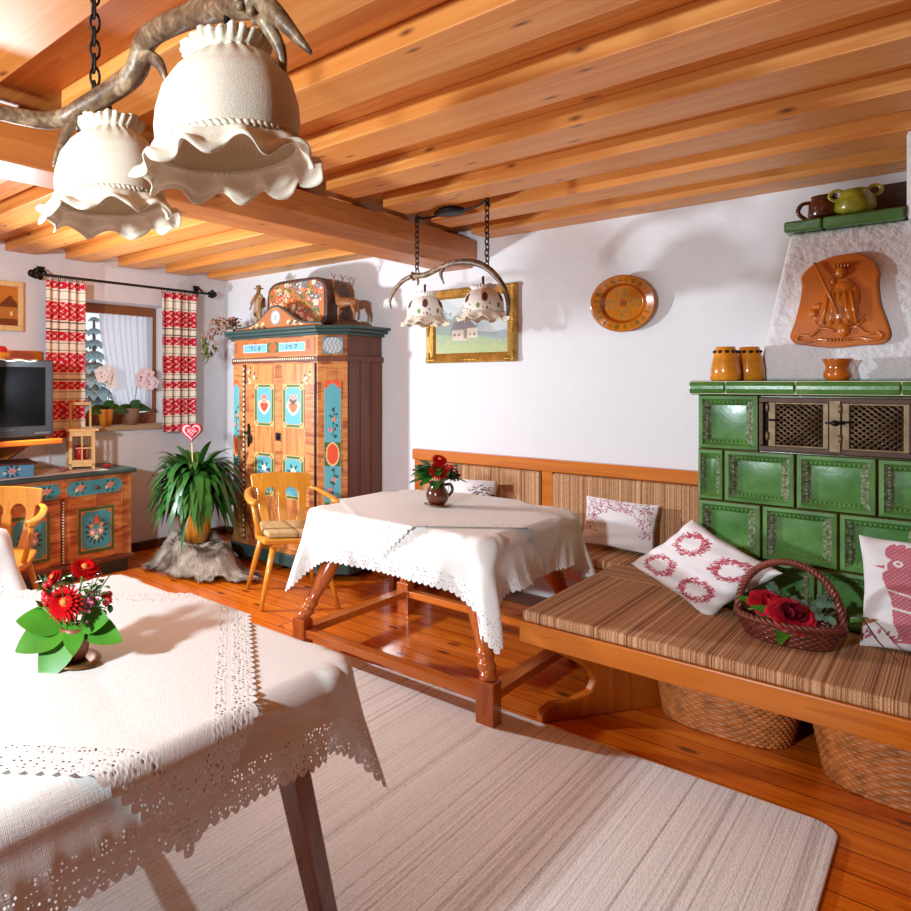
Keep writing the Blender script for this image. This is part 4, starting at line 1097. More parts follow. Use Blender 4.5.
# ================================================================== CORNER BENCH
t = thing('corner_bench', 'amber pine corner bench with upholstered back along the wall and the tiled stove', 'bench', (3.38, -.8, 0))
L = [(2.0, -.06), (2.0, -.45), (3.40, -.45), (3.40, -1.56), (5.2, -1.56), (5.2, -.89), (3.832, -.89), (3.832, -.06)]
MB().prism(L, .375, .42).build('seat_board', M['bench'], t)
b = MB(); b.box(3.375, 5.2, -1.59, -1.56, .335, .425); b.build('fascia', M['bench'], t, bevel=.006)
MB().box(3.375, 3.402, -1.559, -.45, .335, .425).build('fascia', M['bench'], t, bevel=.006)
MB().box(2.0, 3.374, -.475, -.45, .335, .425).build('fascia', M['bench'], t, bevel=.006)
pr = [(-1.52, .375), (-1.515, .35), (-1.47, .29), (-1.40, .245), (-1.345, .20), (-1.32, .15), (-1.34, .105), (-1.40, .08), (-1.48, .075), (-1.515, .05), (-1.52, 0), (-.99, 0), (-.99, .375)]
MB().prism([((p[0] + 1.52) * 1.36, p[1]) for p in pr], -.018, .018, 'x', M=Matrix.Translation((3.43, -1.525, 0)) @ Matrix.Rotation(-math.radians(27), 4, 'Z')).build('end_panel', M['benchy'], t, bevel=.008)
MB().prism([(-.44, .375), (-.42, .2), (-.44, .06), (-.45, 0), (-.1, 0), (-.1, .375)], 2.03, 2.065, 'x').build('end_panel', M['benchy'], t, bevel=.006)
MB().box(1.985, 3.832, -.075, -.012, .872, .948).build('back_rail', M['bench'], t, bevel=.008)
for xa, xb in ((1.995, 2.05), (2.865, 2.93), (3.79, 3.83)): MB().box(xa, xb, -.058, -.014, .40, .872).build('back_stile', M['bench'], t, bevel=.004)
MB().box(2.05, 2.865, -.075, -.02, .43, .868).build('back_upholstery', M['seatfab'], t, bevel=.02, seg=3)
MB().box(2.93, 3.79, -.075, -.02, .43, .868).build('back_upholstery', M['seatfab'], t, bevel=.02, seg=3)
def cushion(poly, label, mat, z0=.4255, z1=.472):
    o = MB().prism(poly, z0, z1).build('bench_cushion', mat, bevel=.014, seg=3); tag(o, label, 'cushion', 'striped bench cushions')
cushion([(2.02, -.08), (2.02, -.465), (3.825, -.465), (3.825, -.08)], 'long striped seat cushion on the bench along the back wall', M['seatfab'])
cushion([(3.385, -.47), (3.385, -.735), (3.825, -.735), (3.825, -.47)], 'small square seat cushion in the corner of the bench, stripes running crosswise', M['seatfaby'])
cushion([(3.385, -.74), (3.385, -1.585), (5.18, -1.585), (5.18, -.90), (3.825, -.90), (3.825, -.74)], 'long striped seat cushion on the bench in front of the green stove', M['seatfab'])

def pillow(label, c, u, v, w, h, T, canvas, skew=False, back=K(232, 228, 226), cat='pillow', pinch=.07):
    u = Vector(u).normalized(); v = Vector(v)
    if not skew: v = v - u * v.dot(u)
    v.normalize(); nrm = u.cross(v).normalized()
    nx, ny = canvas.nx, canvas.ny; mb = MB(); c = Vector(c)
    def pt(X, Y, s):
        a, b_ = X / (w / 2), Y / (h / 2)
        k = max(0, (1 - a * a) * (1 - b_ * b_)) ** .42
        x = X * (1 - pinch * (1 - b_ * b_) * abs(a)); y = Y * (1 - pinch * (1 - a * a) * abs(b_))
        wr = .006 * math.sin(a * 9 + b_ * 5) * (1 - k) + .004 * math.sin(b_ * 13 - a * 4)
        return c + u * x + v * y + nrm * (s * T / 2 * k + wr)
    n0 = nx * ny
    for s in (1, -1):
        mb.add([pt(canvas.X[j, i], canvas.Y[j, i], s) for j in range(ny) for i in range(nx)],
               [(j * nx + i, j * nx + i + 1, (j + 1) * nx + i + 1, (j + 1) * nx + i) for j in range(ny - 1) for i in range(nx - 1)])
    mb.col = np.concatenate([canvas.c.reshape(-1, 4), np.tile(np.array(back), (n0, 1))])
    return tag(mb.build('pillow', M['vcloth'], org=tuple(c)), label, cat)
rnd = random.Random(11)
LINEN = K(236, 231, 232); EMB = K(176, 74, 92)
# wreath pillow
def wreath(c, x, y, R, w):
    for k in range(280):
        a = rnd.uniform(0, 2 * PI); r = R + rnd.gauss(0, w * .45)
        c.leaf(x + r * math.cos(a), y + r * math.sin(a), rnd.uniform(.008, .016), .0055, rnd.uniform(0, 6.3), rnd.choice([K(172, 60, 78), K(190, 92, 104), K(206, 130, 138)]))
c = Canvas(.36, .34, 130, 124, LINEN)
for x, y in ((.09, .08), (-.085, .085), (.08, -.085), (-.085, -.08)): wreath(c, x, y, .05, .012)
pillow('white pillow with four red berry wreaths standing on one corner against the stove', (3.875, -1.03, .648), (.33, -.12, -.15), (.22, -.03, .22), .36, .34, .12, c, True)
# rooster pillow
c = Canvas(.40, .40, 170, 170, LINEN)
RP = K(190, 104, 116); c.X = (c.X + .03) / .98; c.Y = (c.Y - .012) / .98
body = [(-.10, .06), (-.11, .02), (-.09, -.04), (-.085, -.12), (-.06, -.19), (.12, -.19), (.16, -.12), (.12, -.09), (.06, -.06), (.0, .0), (-.015, .06), (-.02, .10), (-.05, .125), (-.085, .115), (-.10, .09)]
c.poly(body, RP)
c.poly([(-.105, .085), (-.14, .078), (-.108, .07)], RP); c.disc(-.098, .04, .017, RP, .026)
for k in range(6): c.disc(-.088 + .02 * k, .148 + .008 * math.sin(k * 1.3) - .004 * k, .013, RP, .028, -.5 - .1 * k)
c.disc(-.045, .125, .06, RP, .022)
for k in range(16): c.leaf(-.03, .12 - .004 * k, .06, .008, -.2 - .03 * k, RP) if k < 6 else None
c.disc(-.07, .095, .013, LINEN); c.disc(-.07, .095, .006, RP)
m = c.c[..., 1] < lin(150)
c.fill(m & (np.sin(c.X * 420) * np.sin(c.Y * 420) > .5), K(214, 158, 164)); c.fill(m & (np.abs(c.Y + .085 + .2 * c.X) < .004), LINEN); c.fill(m & (np.abs(c.Y + .03 + .25 * c.X) < .003), LINEN)
for k in range(60): c.leaf(rnd.uniform(-.17, .19), rnd.uniform(-.195, -.165), .02, .008, rnd.uniform(0, 3), RP)
c.X, c.Y = np.meshgrid(np.linspace(-.2, .2, 170), np.linspace(-.2, .2, 170))
pillow('white pillow printed with a red rooster, leaning on the stove', (4.545, -1.005, .668), (1, -.02, .03), (.06, .30, .95), .40, .40, .11, c)
c = Canvas(.36, .27, 120, 90, LINEN)
for k in range(700):
    x, y = rnd.uniform(-.17, .17), rnd.uniform(-.06, .125)
    if (x / .115) ** 2 + ((y + .02) / .085) ** 2 > 1 and abs(x) < .165: c.leaf(x, y, rnd.uniform(.006, .014), .005, rnd.uniform(0, 6), rnd.choice([K(178, 90, 110), K(206, 150, 164), K(150, 60, 90), K(196, 120, 150)]))
pillow('white pillow bordered with red embroidery, leaning on the upholstered bench back', (3.325, -.17, .625), (1, 0, -.03), (.03, .28, .95), .37, .30, .13, c)
c = Canvas(.36, .26, 90, 66, LINEN)
for k in range(80):
    q = rnd.random(); x, y = .05 + .09 * q + rnd.gauss(0, .03), rnd.gauss(.02, .035); c.leaf(x, y, .02, .008, rnd.uniform(-.5, 1), K(84, 78, 92))
c.rect(-.13, -.12, -.12, .12, K(150, 150, 150)); c.rect(-.115, -.11, -.12, .12, K(170, 170, 170)); c.line(-.0, -.06, .15, -.07, .008, K(70, 64, 74))
pillow('white pillow with a dark grey stitched motif behind the table flowers', (2.46, -.19, .66), (1, 0, .02), (.0, .30, .95), .36, .31, .12, c)

# ---- basket with roses
bc = Vector((4.175, -1.20, .475))
t = thing('flower_basket', 'oval dark red wicker basket with a high handle on the bench cushion', 'basket', bc[:])
def weave(a0, b0, a1, b1, H, rows, c, ns, e=2.0, amp=.004, tw=8):
    def fn(u, v):
        q = 2 * PI * u; row = v * rows; k = int(row) if v < 1 else rows - 1
        s = math.sin(PI * (row - k)); ph = PI * (k % 2)
        r = 1 + (amp * (abs(s) ** .7) + amp * .8 * math.sin(ns * q + ph)) / a0
        A, B = a0 + (a1 - a0) * v, b0 + (b1 - b0) * v
        ca, sa = math.cos(q), math.sin(q)
        return (c[0] + A * r * math.copysign(abs(ca) ** (2 / e), ca), c[1] + B * r * math.copysign(abs(sa) ** (2 / e), sa), c[2] + H * v)
    return MB().grid(ns * tw, rows * 4 + 1, fn, cu=True)
def rope(pts, r, n=3, rr=None, closed=False, turns=14, mb=None):
    mb = mb or MB(); P = smooth_path(pts, 8) if not closed else [Vector(p) for p in pts]
    N = len(P)
    for s in range(n):
        Q = []
        for i, p in enumerate(P):
            tt = ((P[(i + 1) % N] if closed else P[min(i + 1, N - 1)]) - (P[i - 1] if closed else P[max(i - 1, 0)])).normalized()
            a = tt.cross(Vector((.3, .9, .2))).normalized(); b_ = tt.cross(a); an = 2 * PI * (turns * i / N + s / n)
            Q.append(p + a * r * math.cos(an) + b_ * r * math.sin(an))
        mb.tube(Q, rr or r * .9, 6, closed=closed)
    return mb
w_ = weave(.115, .085, .143, .11, .072, 7, bc, 26); w_.prism([(bc.x + .114 * math.cos(q), bc.y + .084 * math.sin(q)) for q in np.linspace(0, 2 * PI, 40)[:-1]], bc.z + .003, bc.z + .01)
w_.build('basket_body', M['wickerdark'], t, solid=.004)
rope([bc + Vector((.145 * math.cos(q), .112 * math.sin(q), .078)) for q in np.linspace(0, 2 * PI, 90)[:-1]], .008, 3, closed=True, turns=16).build('rim', M['wickerdark'], t)
rope([bc + Vector((-.146 * math.cos(q), .03 * math.sin(q), .055 + .225 * math.sin(q) ** .8)) for q in np.linspace(0, PI, 16)], .007, 4, turns=10).build('handle', M['wickerdark'], t)
def rose(p, R, label, m1, m2):
    t = thing('rose', label, 'flower', p[:]); p = Vector(p); b = MB(); rn = random.Random(int(R * 1000))
    nrm = Vector((.35, -.55, .75)).normalized(); a1 = nrm.cross(Vector((0, 0, 1))).normalized(); a2 = a1.cross(nrm)
    for ring, (cnt, rr, tilt) in enumerate(((4, .25, 1.8), (5, .5, 1.0), (6, .8, .55), (7, 1.0, .2))):
        for k in range(cnt):
            an = 2 * PI * (k + .37 * ring) / cnt; d = (a1 * math.cos(an) + a2 * math.sin(an))
            def pf(u, v, d=d, tilt=tilt, rr=rr):
                s = d.cross(nrm); ww = R * (.25 + .75 * rr) * .75 * math.sin(PI * (.15 + .75 * v)) ** .7
                rad = R * rr * v; up = R * (.2 + tilt * .4 * v ** 1.2) - .12 * R * (v > .85) * rr
                cu = (u - .5) * 2
                return p + d * (rad * (1 - .18 * cu * cu)) + nrm * (up + .1 * R * cu * cu + rn.uniform(-.02, .02) * R) + s * (ww * cu)
            b.grid(6, 6, pf, 1 if ring < 2 else 0)
    b.build('petals', [m1, m2], t)
    MB().tube([p - nrm * .002, p - nrm * .03 + a1 * .05], .004).build('stem', M['stem'], t)
    g = MB()
    for k in range(4): g.leaf(p - nrm * .005, a1 * math.cos(k * 1.6 + .5) + a2 * math.sin(k * 1.6 + .5), nrm, R * 1.5, R * .6, .1)
    g.build('leaves', M['leafbright'], t)
rose((4.185, -1.255, .57), .078, 'dark red rose with a wine coloured heart at the front of the basket', M['darkred'], M['deepred'])
rose((4.115, -1.205, .585), .066, 'bright red rose at the back left of the basket', M['darkred'], M['darkred'])
t = thing('eucalyptus_sprig', 'grey green eucalyptus sprig lying in the basket behind the roses', 'sprig', (4.2, -1.15, .53))
for pts in ([(4.10, -1.08, .64), (4.17, -1.12, .61), (4.23, -1.19, .60), (4.29, -1.23, .60)], [(4.20, -1.16, .59), (4.25, -1.18, .63), (4.29, -1.18, .645)]):
    P = smooth_path(pts, 6); MB().tube(P, .003, 5).build('stem', M['bark'], t)
    f = MB()
    for i, p in enumerate(P):
        for s in (-1, 1):
            a = i * 1.1; d = Vector((math.cos(a) * .5, -.7 + .3 * math.sin(a), s * .7))
            f.leaf(p, d, (1, -1, .5), .034, .03, .1, n=4, fold=.1)
    f.build('leaves', M['euc'], t)
t = thing('leafy_twig', 'thin twig with one pale green leaf sticking out towards the rooster pillow', 'twig', (4.30, -1.17, .53))
MB().tube(smooth_path([(4.27, -1.18, .545), (4.33, -1.17, .595), (4.37, -1.2, .60), (4.41, -1.25, .55), (4.46, -1.3, .51)], 5), .0025, 5).build('stem', M['bark'], t)
MB().leaf((4.29, -1.175, .56), (.6, .1, .35), (0, -1, .5), .11, .022, .1).build('leaf', M['leafbright'], t)
b = MB()
for k in range(8):
    a = k * .8
    b.leaf((4.02 + .012 * k, -1.235 + .01 * math.sin(k), .545), (math.cos(a), -abs(math.sin(a)), .4), (0, 0, 1), .05, .03, .15)
tag(b.build('loose_leaves', M['leafbright']), 'small bunch of light green leaves at the left side of the basket', 'leaves')

# ---- big wicker baskets below the bench
def big_basket(c, a, bb, H, label):
    t = thing('wicker_basket', label, 'basket', c, group='wicker baskets below the bench')
    w_ = weave(a * .82, bb * .82, a, bb, H, 24, c, 44, 2.8, .0042, 6)
    w_.prism([(c[0] + a * .8 * math.copysign(abs(math.cos(q)) ** .71, math.cos(q)), c[1] + bb * .8 * math.copysign(abs(math.sin(q)) ** .71, math.sin(q))) for q in np.linspace(0, 2 * PI, 48)[:-1]], c[2] + .004, c[2] + .012)
    w_.build('basket_body', M['wicker'], t, solid=.005)
    e = 2 / 2.8
    rope([Vector((c[0] + a * 1.01 * math.copysign(abs(math.cos(q)) ** e, math.cos(q)), c[1] + bb * 1.01 * math.copysign(abs(math.sin(q)) ** e, math.sin(q)), c[2] + H)) for q in np.linspace(0, 2 * PI, 120)[:-1]], .011, 3, closed=True, turns=26).build('rim', M['wicker'], t)
big_basket((3.945, -.92, .002), .25, .235, .305, 'brown wicker basket below the bench, the left one next to the bench end panel')
big_basket((4.50, -1.03, .002), .29, .26, .315, 'brown wicker basket below the bench, the right one sticking out furthest')

# ================================================================== TILED STOVE
t = thing('tiled_stove', 'green tiled stove with a white plastered hood in the right corner', 'stove', (4.55, -.5, 0))
FYS = -.875; SXL, SXR = 3.835, 5.35
MB().box(SXL + .02, SXR, -.60, -.022, 0, .43).build('base', M['darkbox'], t)
MB().box(SXL + .004, SXR, FYS + .02, -.022, .4265, 1.37).build('core', M['glaze_brown'], t)
RZ = [.4265, .468, .693, .917, 1.137, 1.37]
tile = MB()
def add_tile(x0, x1, z0, z1):
    g = .0012; loops = [(0, .018), (0, .004), (.004, -.010), (.017, -.012), (.021, -.006), (.044, .012)]
    w = x1 - x0; sx = min(1, w / .15)
    vs = []; N = len(loops)
    for o, h in loops:
        a = o * sx + g; c_ = o + g; vs += [(x0 + a, FYS + h, z0 + c_), (x1 - a, FYS + h, z0 + c_), (x1 - a, FYS + h, z1 - c_), (x0 + a, FYS + h, z1 - c_)]
    for i in range(N - 1):
        for k in range(4):
            mi = 2 if i < 2 else (3 if i == 2 else (1 if (k % 2 == 1) else 3))
            q = [vs[i * 4 + k], vs[i * 4 + (k + 1) % 4], vs[(i + 1) * 4 + (k + 1) % 4], vs[(i + 1) * 4 + k]]
            tile.add(q, [(0, 1, 2, 3)], mi, False)
    o = loops[-1][0]; a, b_, c_, d_ = x0 + o * sx + g, x1 - o * sx - g, z0 + o + g, z1 - o - g
    tile.grid(6, 6, lambda u, v: (a + (b_ - a) * u, FYS + .012 - .003 * (16 * u * (1 - u) * v * (1 - v)), c_ + (d_ - c_) * v), 0)
    # moulded bead rows along the four slopes
    nz_ = max(2, int((z1 - z0 - .06) / .013))
    for k in range(nz_):
        z = z0 + .034 + (z1 - z0 - .068) * k / (nz_ - 1)
        for xx in (x0 + .0325 * sx, x1 - .0325 * sx): tile.ell((xx, FYS + .001, z), (.007 * sx, .004, .0055), 6, 1)
    nx_ = max(2, int((x1 - x0 - .06) / .013))
    for k in range(nx_):
        xx = x0 + .034 * sx + (x1 - x0 - .068 * sx) * k / (nx_ - 1)
        for z in (z0 + .0325, z1 - .0325): tile.ell((xx, FYS + .002, z), (.0055, .003, .006), 6, 3)
TW = .23
for r in range(1, 5):
    x = SXL
    first = True
    while x < SXR - .02:
        wd = TW if (r % 2 == 0 or not first) else .09
        if r == 1: wd = TW if not first else .15
        if r == 4: wd = .206 if first else TW
        if r == 2 and first: wd = .215
        if r == 3 and first: wd = .09
        first = False
        x1 = min(x + wd, SXR)
        if not (r == 4 and 4.05 < (x + x1) / 2 < 4.49): add_tile(x, x1 if not (r == 4 and x < 4.04 < x1) else 4.043, RZ[r], RZ[r + 1])
        x = x1
    r_ = r
for k in range(7): add_tile(SXL + k * TW, min(SXL + (k + 1) * TW, SXR), RZ[0] - .18 + .18, RZ[1])
tile.build('tile_facing', [M['glaze'], M['glaze_glint'], M['glaze_brown'], M['glaze_slope']], t)
led = [(-.70, 1.37), (-.912, 1.37), (-.930, 1.378), (-.94, 1.395), (-.94, 1.408), (-.930, 1.423), (-.912, 1.43), (-.70, 1.43)]
x = SXL - .02
ld = None
lm = MB()
for xe in (3.94, 4.16, 4.45, 4.74, 5.03, SXR):
    lm.prism(led, x + .0015, xe - .0015, 'x'); x = xe
ld = lm.build('ledge', M['glaze'], t, bevel=.004)
MB().box(SXL - .018, SXR, -.925, -.71, 1.374, 1.427).build('grout', M['cream'], ld)
# warming compartment doors
gx0, gx1, gz0, gz1 = 4.045, 4.48, 1.142, 1.362
b = MB(); y = FYS
b.box(gx0, gx1, y - .022, y + .01, gz1 - .022, gz1); b.box(gx0, gx1, y - .022, y + .01, gz0, gz0 + .022)
b.box(gx0, gx0 + .014, y - .022, y + .01, gz0 + .022, gz1 - .022); b.box(gx1 - .014, gx1, y - .022, y + .01, gz0 + .022, gz1 - .022)
b.build('door_surround', M['rust'], t, bevel=.003)
MB().box(gx0, gx1, y + .002, y + .014, gz0, gz1).build('oven_shade_sheet', M['inner_shade'], t)  # flat dark sheet added as the shade behind the mesh
MB().box(4.256, 4.288, y - .028, y - .004, gz0 + .01, gz1 - .01).build('centre_bar', M['brass'], t, bevel=.002)
for dx0, dx1 in ((4.075, 4.254), (4.290, 4.470)):
    b = MB(); z0, z1 = gz0 + .02, gz1 - .02
    b.box(dx0, dx0 + .022, y - .024, y - .012, z0, z1); b.box(dx1 - .016, dx1, y - .024, y - .012, z0, z1); b.box(dx0, dx1, y - .023, y - .012, z0, z0 + .008); b.box(dx0, dx1, y - .023, y - .012, z1 - .008, z1)
    dd = b.build('grille_door', M['brass'], t, bevel=.002)
    b = MB(); x0, x1, za, zb = dx0 + .02, dx1 - .014, z0 + .008, z1 - .008; s = .021
    hgt = zb - za; n = int((x1 - x0 + hgt) / s) + 1
    for k in range(n):
        o = k * s
        # rising to the right / to the left, clipped to the rectangle
        xs, ze = x0 + o - hgt, za
        p = []
        xa = max(x0, x0 + o - hgt); xb_ = min(x1, x0 + o)
        if xb_ - xa > .004:
            b.tube([(xa, y - .017, za + (xa - (x0 + o - hgt))), (xb_, y - .017, za + (xb_ - (x0 + o - hgt)))], .0028, 5)
            b.tube([(x0 + x1 - xa, y - .019, za + (xa - (x0 + o - hgt))), (x0 + x1 - xb_, y - .019, za + (xb_ - (x0 + o - hgt)))], .0028, 5)
    for k in range(int((x1 - x0) / s)):
        for j in range(int(hgt / s)):
            b.ell((x0 + (k + .5) * s, y - .019, za + (j + .5) * s), .0035, 6) if (k + j) % 2 == 0 else None
    b.build('brass_mesh', M['brass'], dd)
    b = MB(); b.tube([(dx0 - .006, y - .03, 1.27), (dx0 + .03, y - .03, 1.27)], .005, 6); b.build('latch', M['iron'], dd)
    for z in (1.205, 1.32): MB().tube([(dx0 - .003, y - .027, z - .016), (dx0 - .003, y - .027, z + .016)], .006, 8).build('hinge', M['orange_glaze'] if 0 else M['brass'], dd)
b = MB(); b.ell((4.272, y - .036, 1.265), (.012, .012, .012), 10); b.tube([(4.245, y - .034, 1.265), (4.30, y - .034, 1.265)], .005, 6); b.build('catch', M['iron'], t)
# hood
hv = [(4.02, -.80, 1.43), (SXR, -.80, 1.43), (SXR, -.022, 1.43), (4.02, -.022, 1.43), (4.115, -.70, 2.05), (SXR, -.70, 2.05), (SXR, -.022, 2.05), (4.115, -.022, 2.05)]
b = MB(); b.add(hv, [(3, 2, 1, 0), (4, 5, 6, 7), (0, 1, 5, 4), (1, 2, 6, 5), (2, 3, 7, 6), (3, 0, 4, 7)], 0, False); b.build('hood', M['hood'], t, bevel=.02, seg=3)
MB().box(4.455, SXR, -.74, -.022, 2.045, 2.384).build('flue', M['hood'], t, bevel=.015)
b = MB(); x = 4.10
for xe in (4.22, 4.453): b.box(x + .001, xe - .001, -.745, -.022, 2.05, 2.095); x = xe
b.build('top_shelf', M['glaze'], t, bevel=.008, seg=3)

# plaque
pm = Matrix.Translation((4.272, -.752 - .0, 1.745)) @ Matrix.Rotation(math.radians(-9.2), 4, 'X')
t = thing('clay_plaque', 'brown glazed clay relief of a robed figure with a staff on the stove hood', 'plaque', (4.272, -.752, 1.56))
ol = [(-.128, -.17), (-.05, -.185), (.0, -.19), (.06, -.183), (.12, -.18), (.142, -.15), (.135, -.10), (.115, -.02), (.108, .07), (.112, .1), (.095, .15), (.055, .185), (.01, .19), (-.04, .18), (-.085, .155), (-.115, .11), (-.112, .07), (-.118, .0), (-.132, -.08), (-.145, -.14)]
ol = [p[:2] for p in smooth_path([(a, b_, 0) for a, b_ in ol] + [(ol[0][0], ol[0][1], 0)], 4)[:-1]]
MB().prism(ol, -.022, 0, 'y', M=pm).build('slab', M['plaque'], t, bevel=.008, seg=3)
b = MB(); yy = -.024
def E_(x, z, rx, rz, ry=.012): b.ell((x, yy, z), (rx, ry, rz), 12, M=pm)
b.prism([(-.06, -.10), (-.05, -.02), (-.03, .05), (-.01, .085), (.02, .085), (.04, .05), (.052, -.02), (.06, -.09), (.02, -.105), (-.02, -.10)], yy - .010, yy + .004, 'y', M=pm)
E_(.002, -.02, .05, .10, .024); E_(-.02, -.06, .035, .05, .022); E_(.028, -.055, .03, .055, .022); E_(.005, .115, .020, .024, .018); E_(-.018, .075, .014, .017, .018); E_(.012, .05, .038, .03, .018); E_(.045, .01, .016, .05, .014); E_(-.06, -.02, .02, .016); E_(-.075, -.045, .016, .02)
for k in range(5): b.tube([(-.03 + .016 * k, yy - .019, .03), (-.045 + .024 * k, yy - .014, -.098)], .006, 6, M=pm)
for k in range(5): b.tube([(-.012 + .009 * k, yy - .008, .132), (-.016 + .011 * k, yy - .01, .15)], .004, 5, M=pm)
b.tube([(-.075, yy - .012, .16), (-.03, yy - .022, .03), (.0, yy - .026, -.06)], .005, 6, M=pm)
for s in (-1, 1):
    b.tube(smooth_path([(s * .01, yy, -.125), (s * .05, yy, -.11), (s * .08, yy, -.14), (s * .11, yy, -.135), (s * .122, yy, -.155), (s * .10, yy, -.165), (s * .06, yy, -.155), (s * .02, yy, -.162)], 5), .006, 6, M=pm)
    b.tube(smooth_path([(s * .05, yy, -.11), (s * .07, yy, -.085), (s * .055, yy, -.07), (s * .075, yy, -.065)], 5), .005, 6, M=pm)
E_(.015, -.12, .022, .03, .018)
for k in range(7): E_(-.03 + .01 * k, -.16, .004, .008)
b.build('relief', M['plaque'], t)

# pots on the stove
def pot(name, label, cat, prof, c, mat, holes=0, group=None):
    t = thing(name, label, cat, c, group=group)
    MB().lathe(prof, 32, c).build('body', mat, t)
    if holes:
        b = MB(); r, z = holes
        for k in range(10):
            a = 2 * PI * k / 10; b.ell((c[0] + r * math.cos(a), c[1] + r * math.sin(a), c[2] + z), (.009, .009, .008), 8)
        lab(b.build('hole_shade', M['inner_shade'], t), 'dark beads standing in for the shade of pierced holes below the rim')  # no real openings, dark beads imitate the shade in them
    return t
vp = [(0, 0), (.045, 0), (.052, .008), (.05, .05), (.042, .10), (.034, .138), (.032, .143), (.027, .140), (.03, .12), (0, .1)]
pot('tea_light_vase', 'orange pierced vase at the left end of the stove ledge, the front one', 'vase', vp, (3.935, -.90, 1.43), M['orange_glaze'], (.035, .122), 'pierced orange vases')
pot('tea_light_vase', 'orange pierced vase on the stove ledge, half hidden behind the front one', 'vase', vp, (4.0, -.815, 1.43), M['orange_glaze'], (.035, .122), 'pierced orange vases')
pot('small_pot', 'small amber glazed pot with flared rim on the stove ledge below the plaque', 'pot', [(0, 0), (.03, 0), (.04, .012), (.042, .026), (.034, .045), (.036, .06), (.044, .078), (.045, .084), (.039, .082), (.03, .06), (0, .05)], (4.277, -.88, 1.43), M['amber_glaze'])
t = pot('brown_jug', 'brown glazed jug with handle on the top shelf of the stove hood', 'jug', [(0, 0), (.04, 0), (.052, .03), (.05, .07), (.04, .095), (.042, .105), (.034, .1), (0, .06)], (4.215, -.64, 2.095), M['brownjug'])
MB().tube(smooth_path([(4.172, -.64, 2.18), (4.145, -.645, 2.175), (4.135, -.648, 2.14), (4.165, -.64, 2.105)], 5), .008, 8).build('handle', M['brownjug'], t)
t = pot('green_jug', 'mottled yellow green lying jar with two loops on the top shelf of the hood', 'jar', [(0, 0), (.045, 0), (.062, .03), (.06, .07), (.042, .09), (.045, .105), (.036, .1), (0, .06)], (4.31, -.67, 2.095), M['greenjug'])
for s in (-1, 1): MB().tube([(4.31 + s * .055 + .02 * math.cos(q), -.68, 2.185 + .02 * math.sin(q)) for q in np.linspace(0, 2 * PI, 17)[:-1]], .007, 8, closed=True).build('loop_handle', M['greenjug'], t)
tag(MB().box(4.26, 4.45, -.52, -.2, 2.097, 2.235).build('wooden_box', M['darkbox'], bevel=.004), 'dark brown wooden box behind the jars on top of the stove hood', 'box')

# ================================================================== TABLES
def turned_leg(top, foot, mat, root, block=.19, sq=.038):
    top, foot = Vector(top), Vector(foot)
    b = MB(); x, y = foot.x, foot.y; d = (top - foot); 
    b.box(x - sq, x + sq, y - sq, y + sq, 0, block)
    s = foot + Vector((0, 0, block)); ax = (top - s); Ln = ax.length; ax.normalize()
    q = Vector((0, 0, 1)).rotation_difference(ax)
    prof = [(.030, -.01), (.036, .01), (.03, .025), (.037, .045), (.04, .055), (.03, .075), (.036, .09), (.038, .1), (.028, .12), (.033, .16), (.042, .24), (.044, .28), (.036, .36), (.03, .40), (.04, .415), (.04, .43), (.032, .445), (.04, .46), (.042, .5), (.042, 1)]
    k = Ln
    pr = [(r, z * 1.0 if z < .3 else z) for r, z in prof if z < Ln] + [(.042, Ln)]
    b.lathe(pr, 20, M=Matrix.Translation(s) @ q.to_matrix().to_4x4())
    return b.build('leg', mat, root, bevel=.004)
TC = (2.79, -1.145); THX, THY, TZ = .50, .535, .755
t = thing('dining_table', 'varnished pine table with turned splayed legs and foot rails in the bench corner', 'table', (TC[0], TC[1], 0))
MB().box(TC[0] - THX + .045, TC[0] + THX - .045, TC[1] - THY + .045, TC[1] + THY - .045, TZ - .035, TZ - .010).build('tabletop', M['tablex'], t, bevel=.006)
b = MB()
for s in (-1, 1): b.box(TC[0] - .36, TC[0] + .36, TC[1] + s * .40 - .012, TC[1] + s * .40 + .012, TZ - .13, TZ - .03); b.box(TC[0] + s * .36 - .012, TC[0] + s * .36 + .012, TC[1] - .388, TC[1] + .388, TZ - .13, TZ - .03)
b.build('apron', M['tablex'], t)
fx0_, fx1_, fy0_, fy1_ = 2.325, 3.305, -1.715, -.725
for (fx, fy) in ((fx0_, fy0_), (fx1_, fy0_), (fx0_, fy1_), (fx1_, fy1_)):
    turned_leg((TC[0] + (fx - TC[0]) * .62, TC[1] + (fy - TC[1]) * .62, TZ - .03), (fx, fy, 0), M['table'], t)
for y in (fy0_, fy1_): MB().box(fx0_ + .035, fx1_ - .035, y - .03, y + .03, .105, .145).build('foot_rail', M['tablex'], t, bevel=.004)
for x in (fx0_, fx1_): MB().box(x - .03, x + .03, fy0_ + .035, fy1_ - .035, .105, .145).build('foot_rail', M['tabley'], t, bevel=.004)
P, uv = drape(THX, THY, TZ, 1.40, 1.47, n=72, seed=1)
tag(cloth_obj('tablecloth', P, uv, lace('linen tablecloth lace bench', 1.40, 1.47), TC), 'white linen tablecloth with lace hem on the table in the bench corner', 'tablecloth', 'lace tablecloths')
P, uv = drape(THX, THY, TZ + .004, 1.0, 1.0, n=64, ang=PI / 4, seed=2, eps=.007, side=.022)
tag(cloth_obj('table_overlay', P, uv, lace('overlay lace bench', 1.0, 1.0, band=.085), TC), 'square white lace overlay laid diagonally on the table in the bench corner', 'tablecloth', 'lace table overlays')

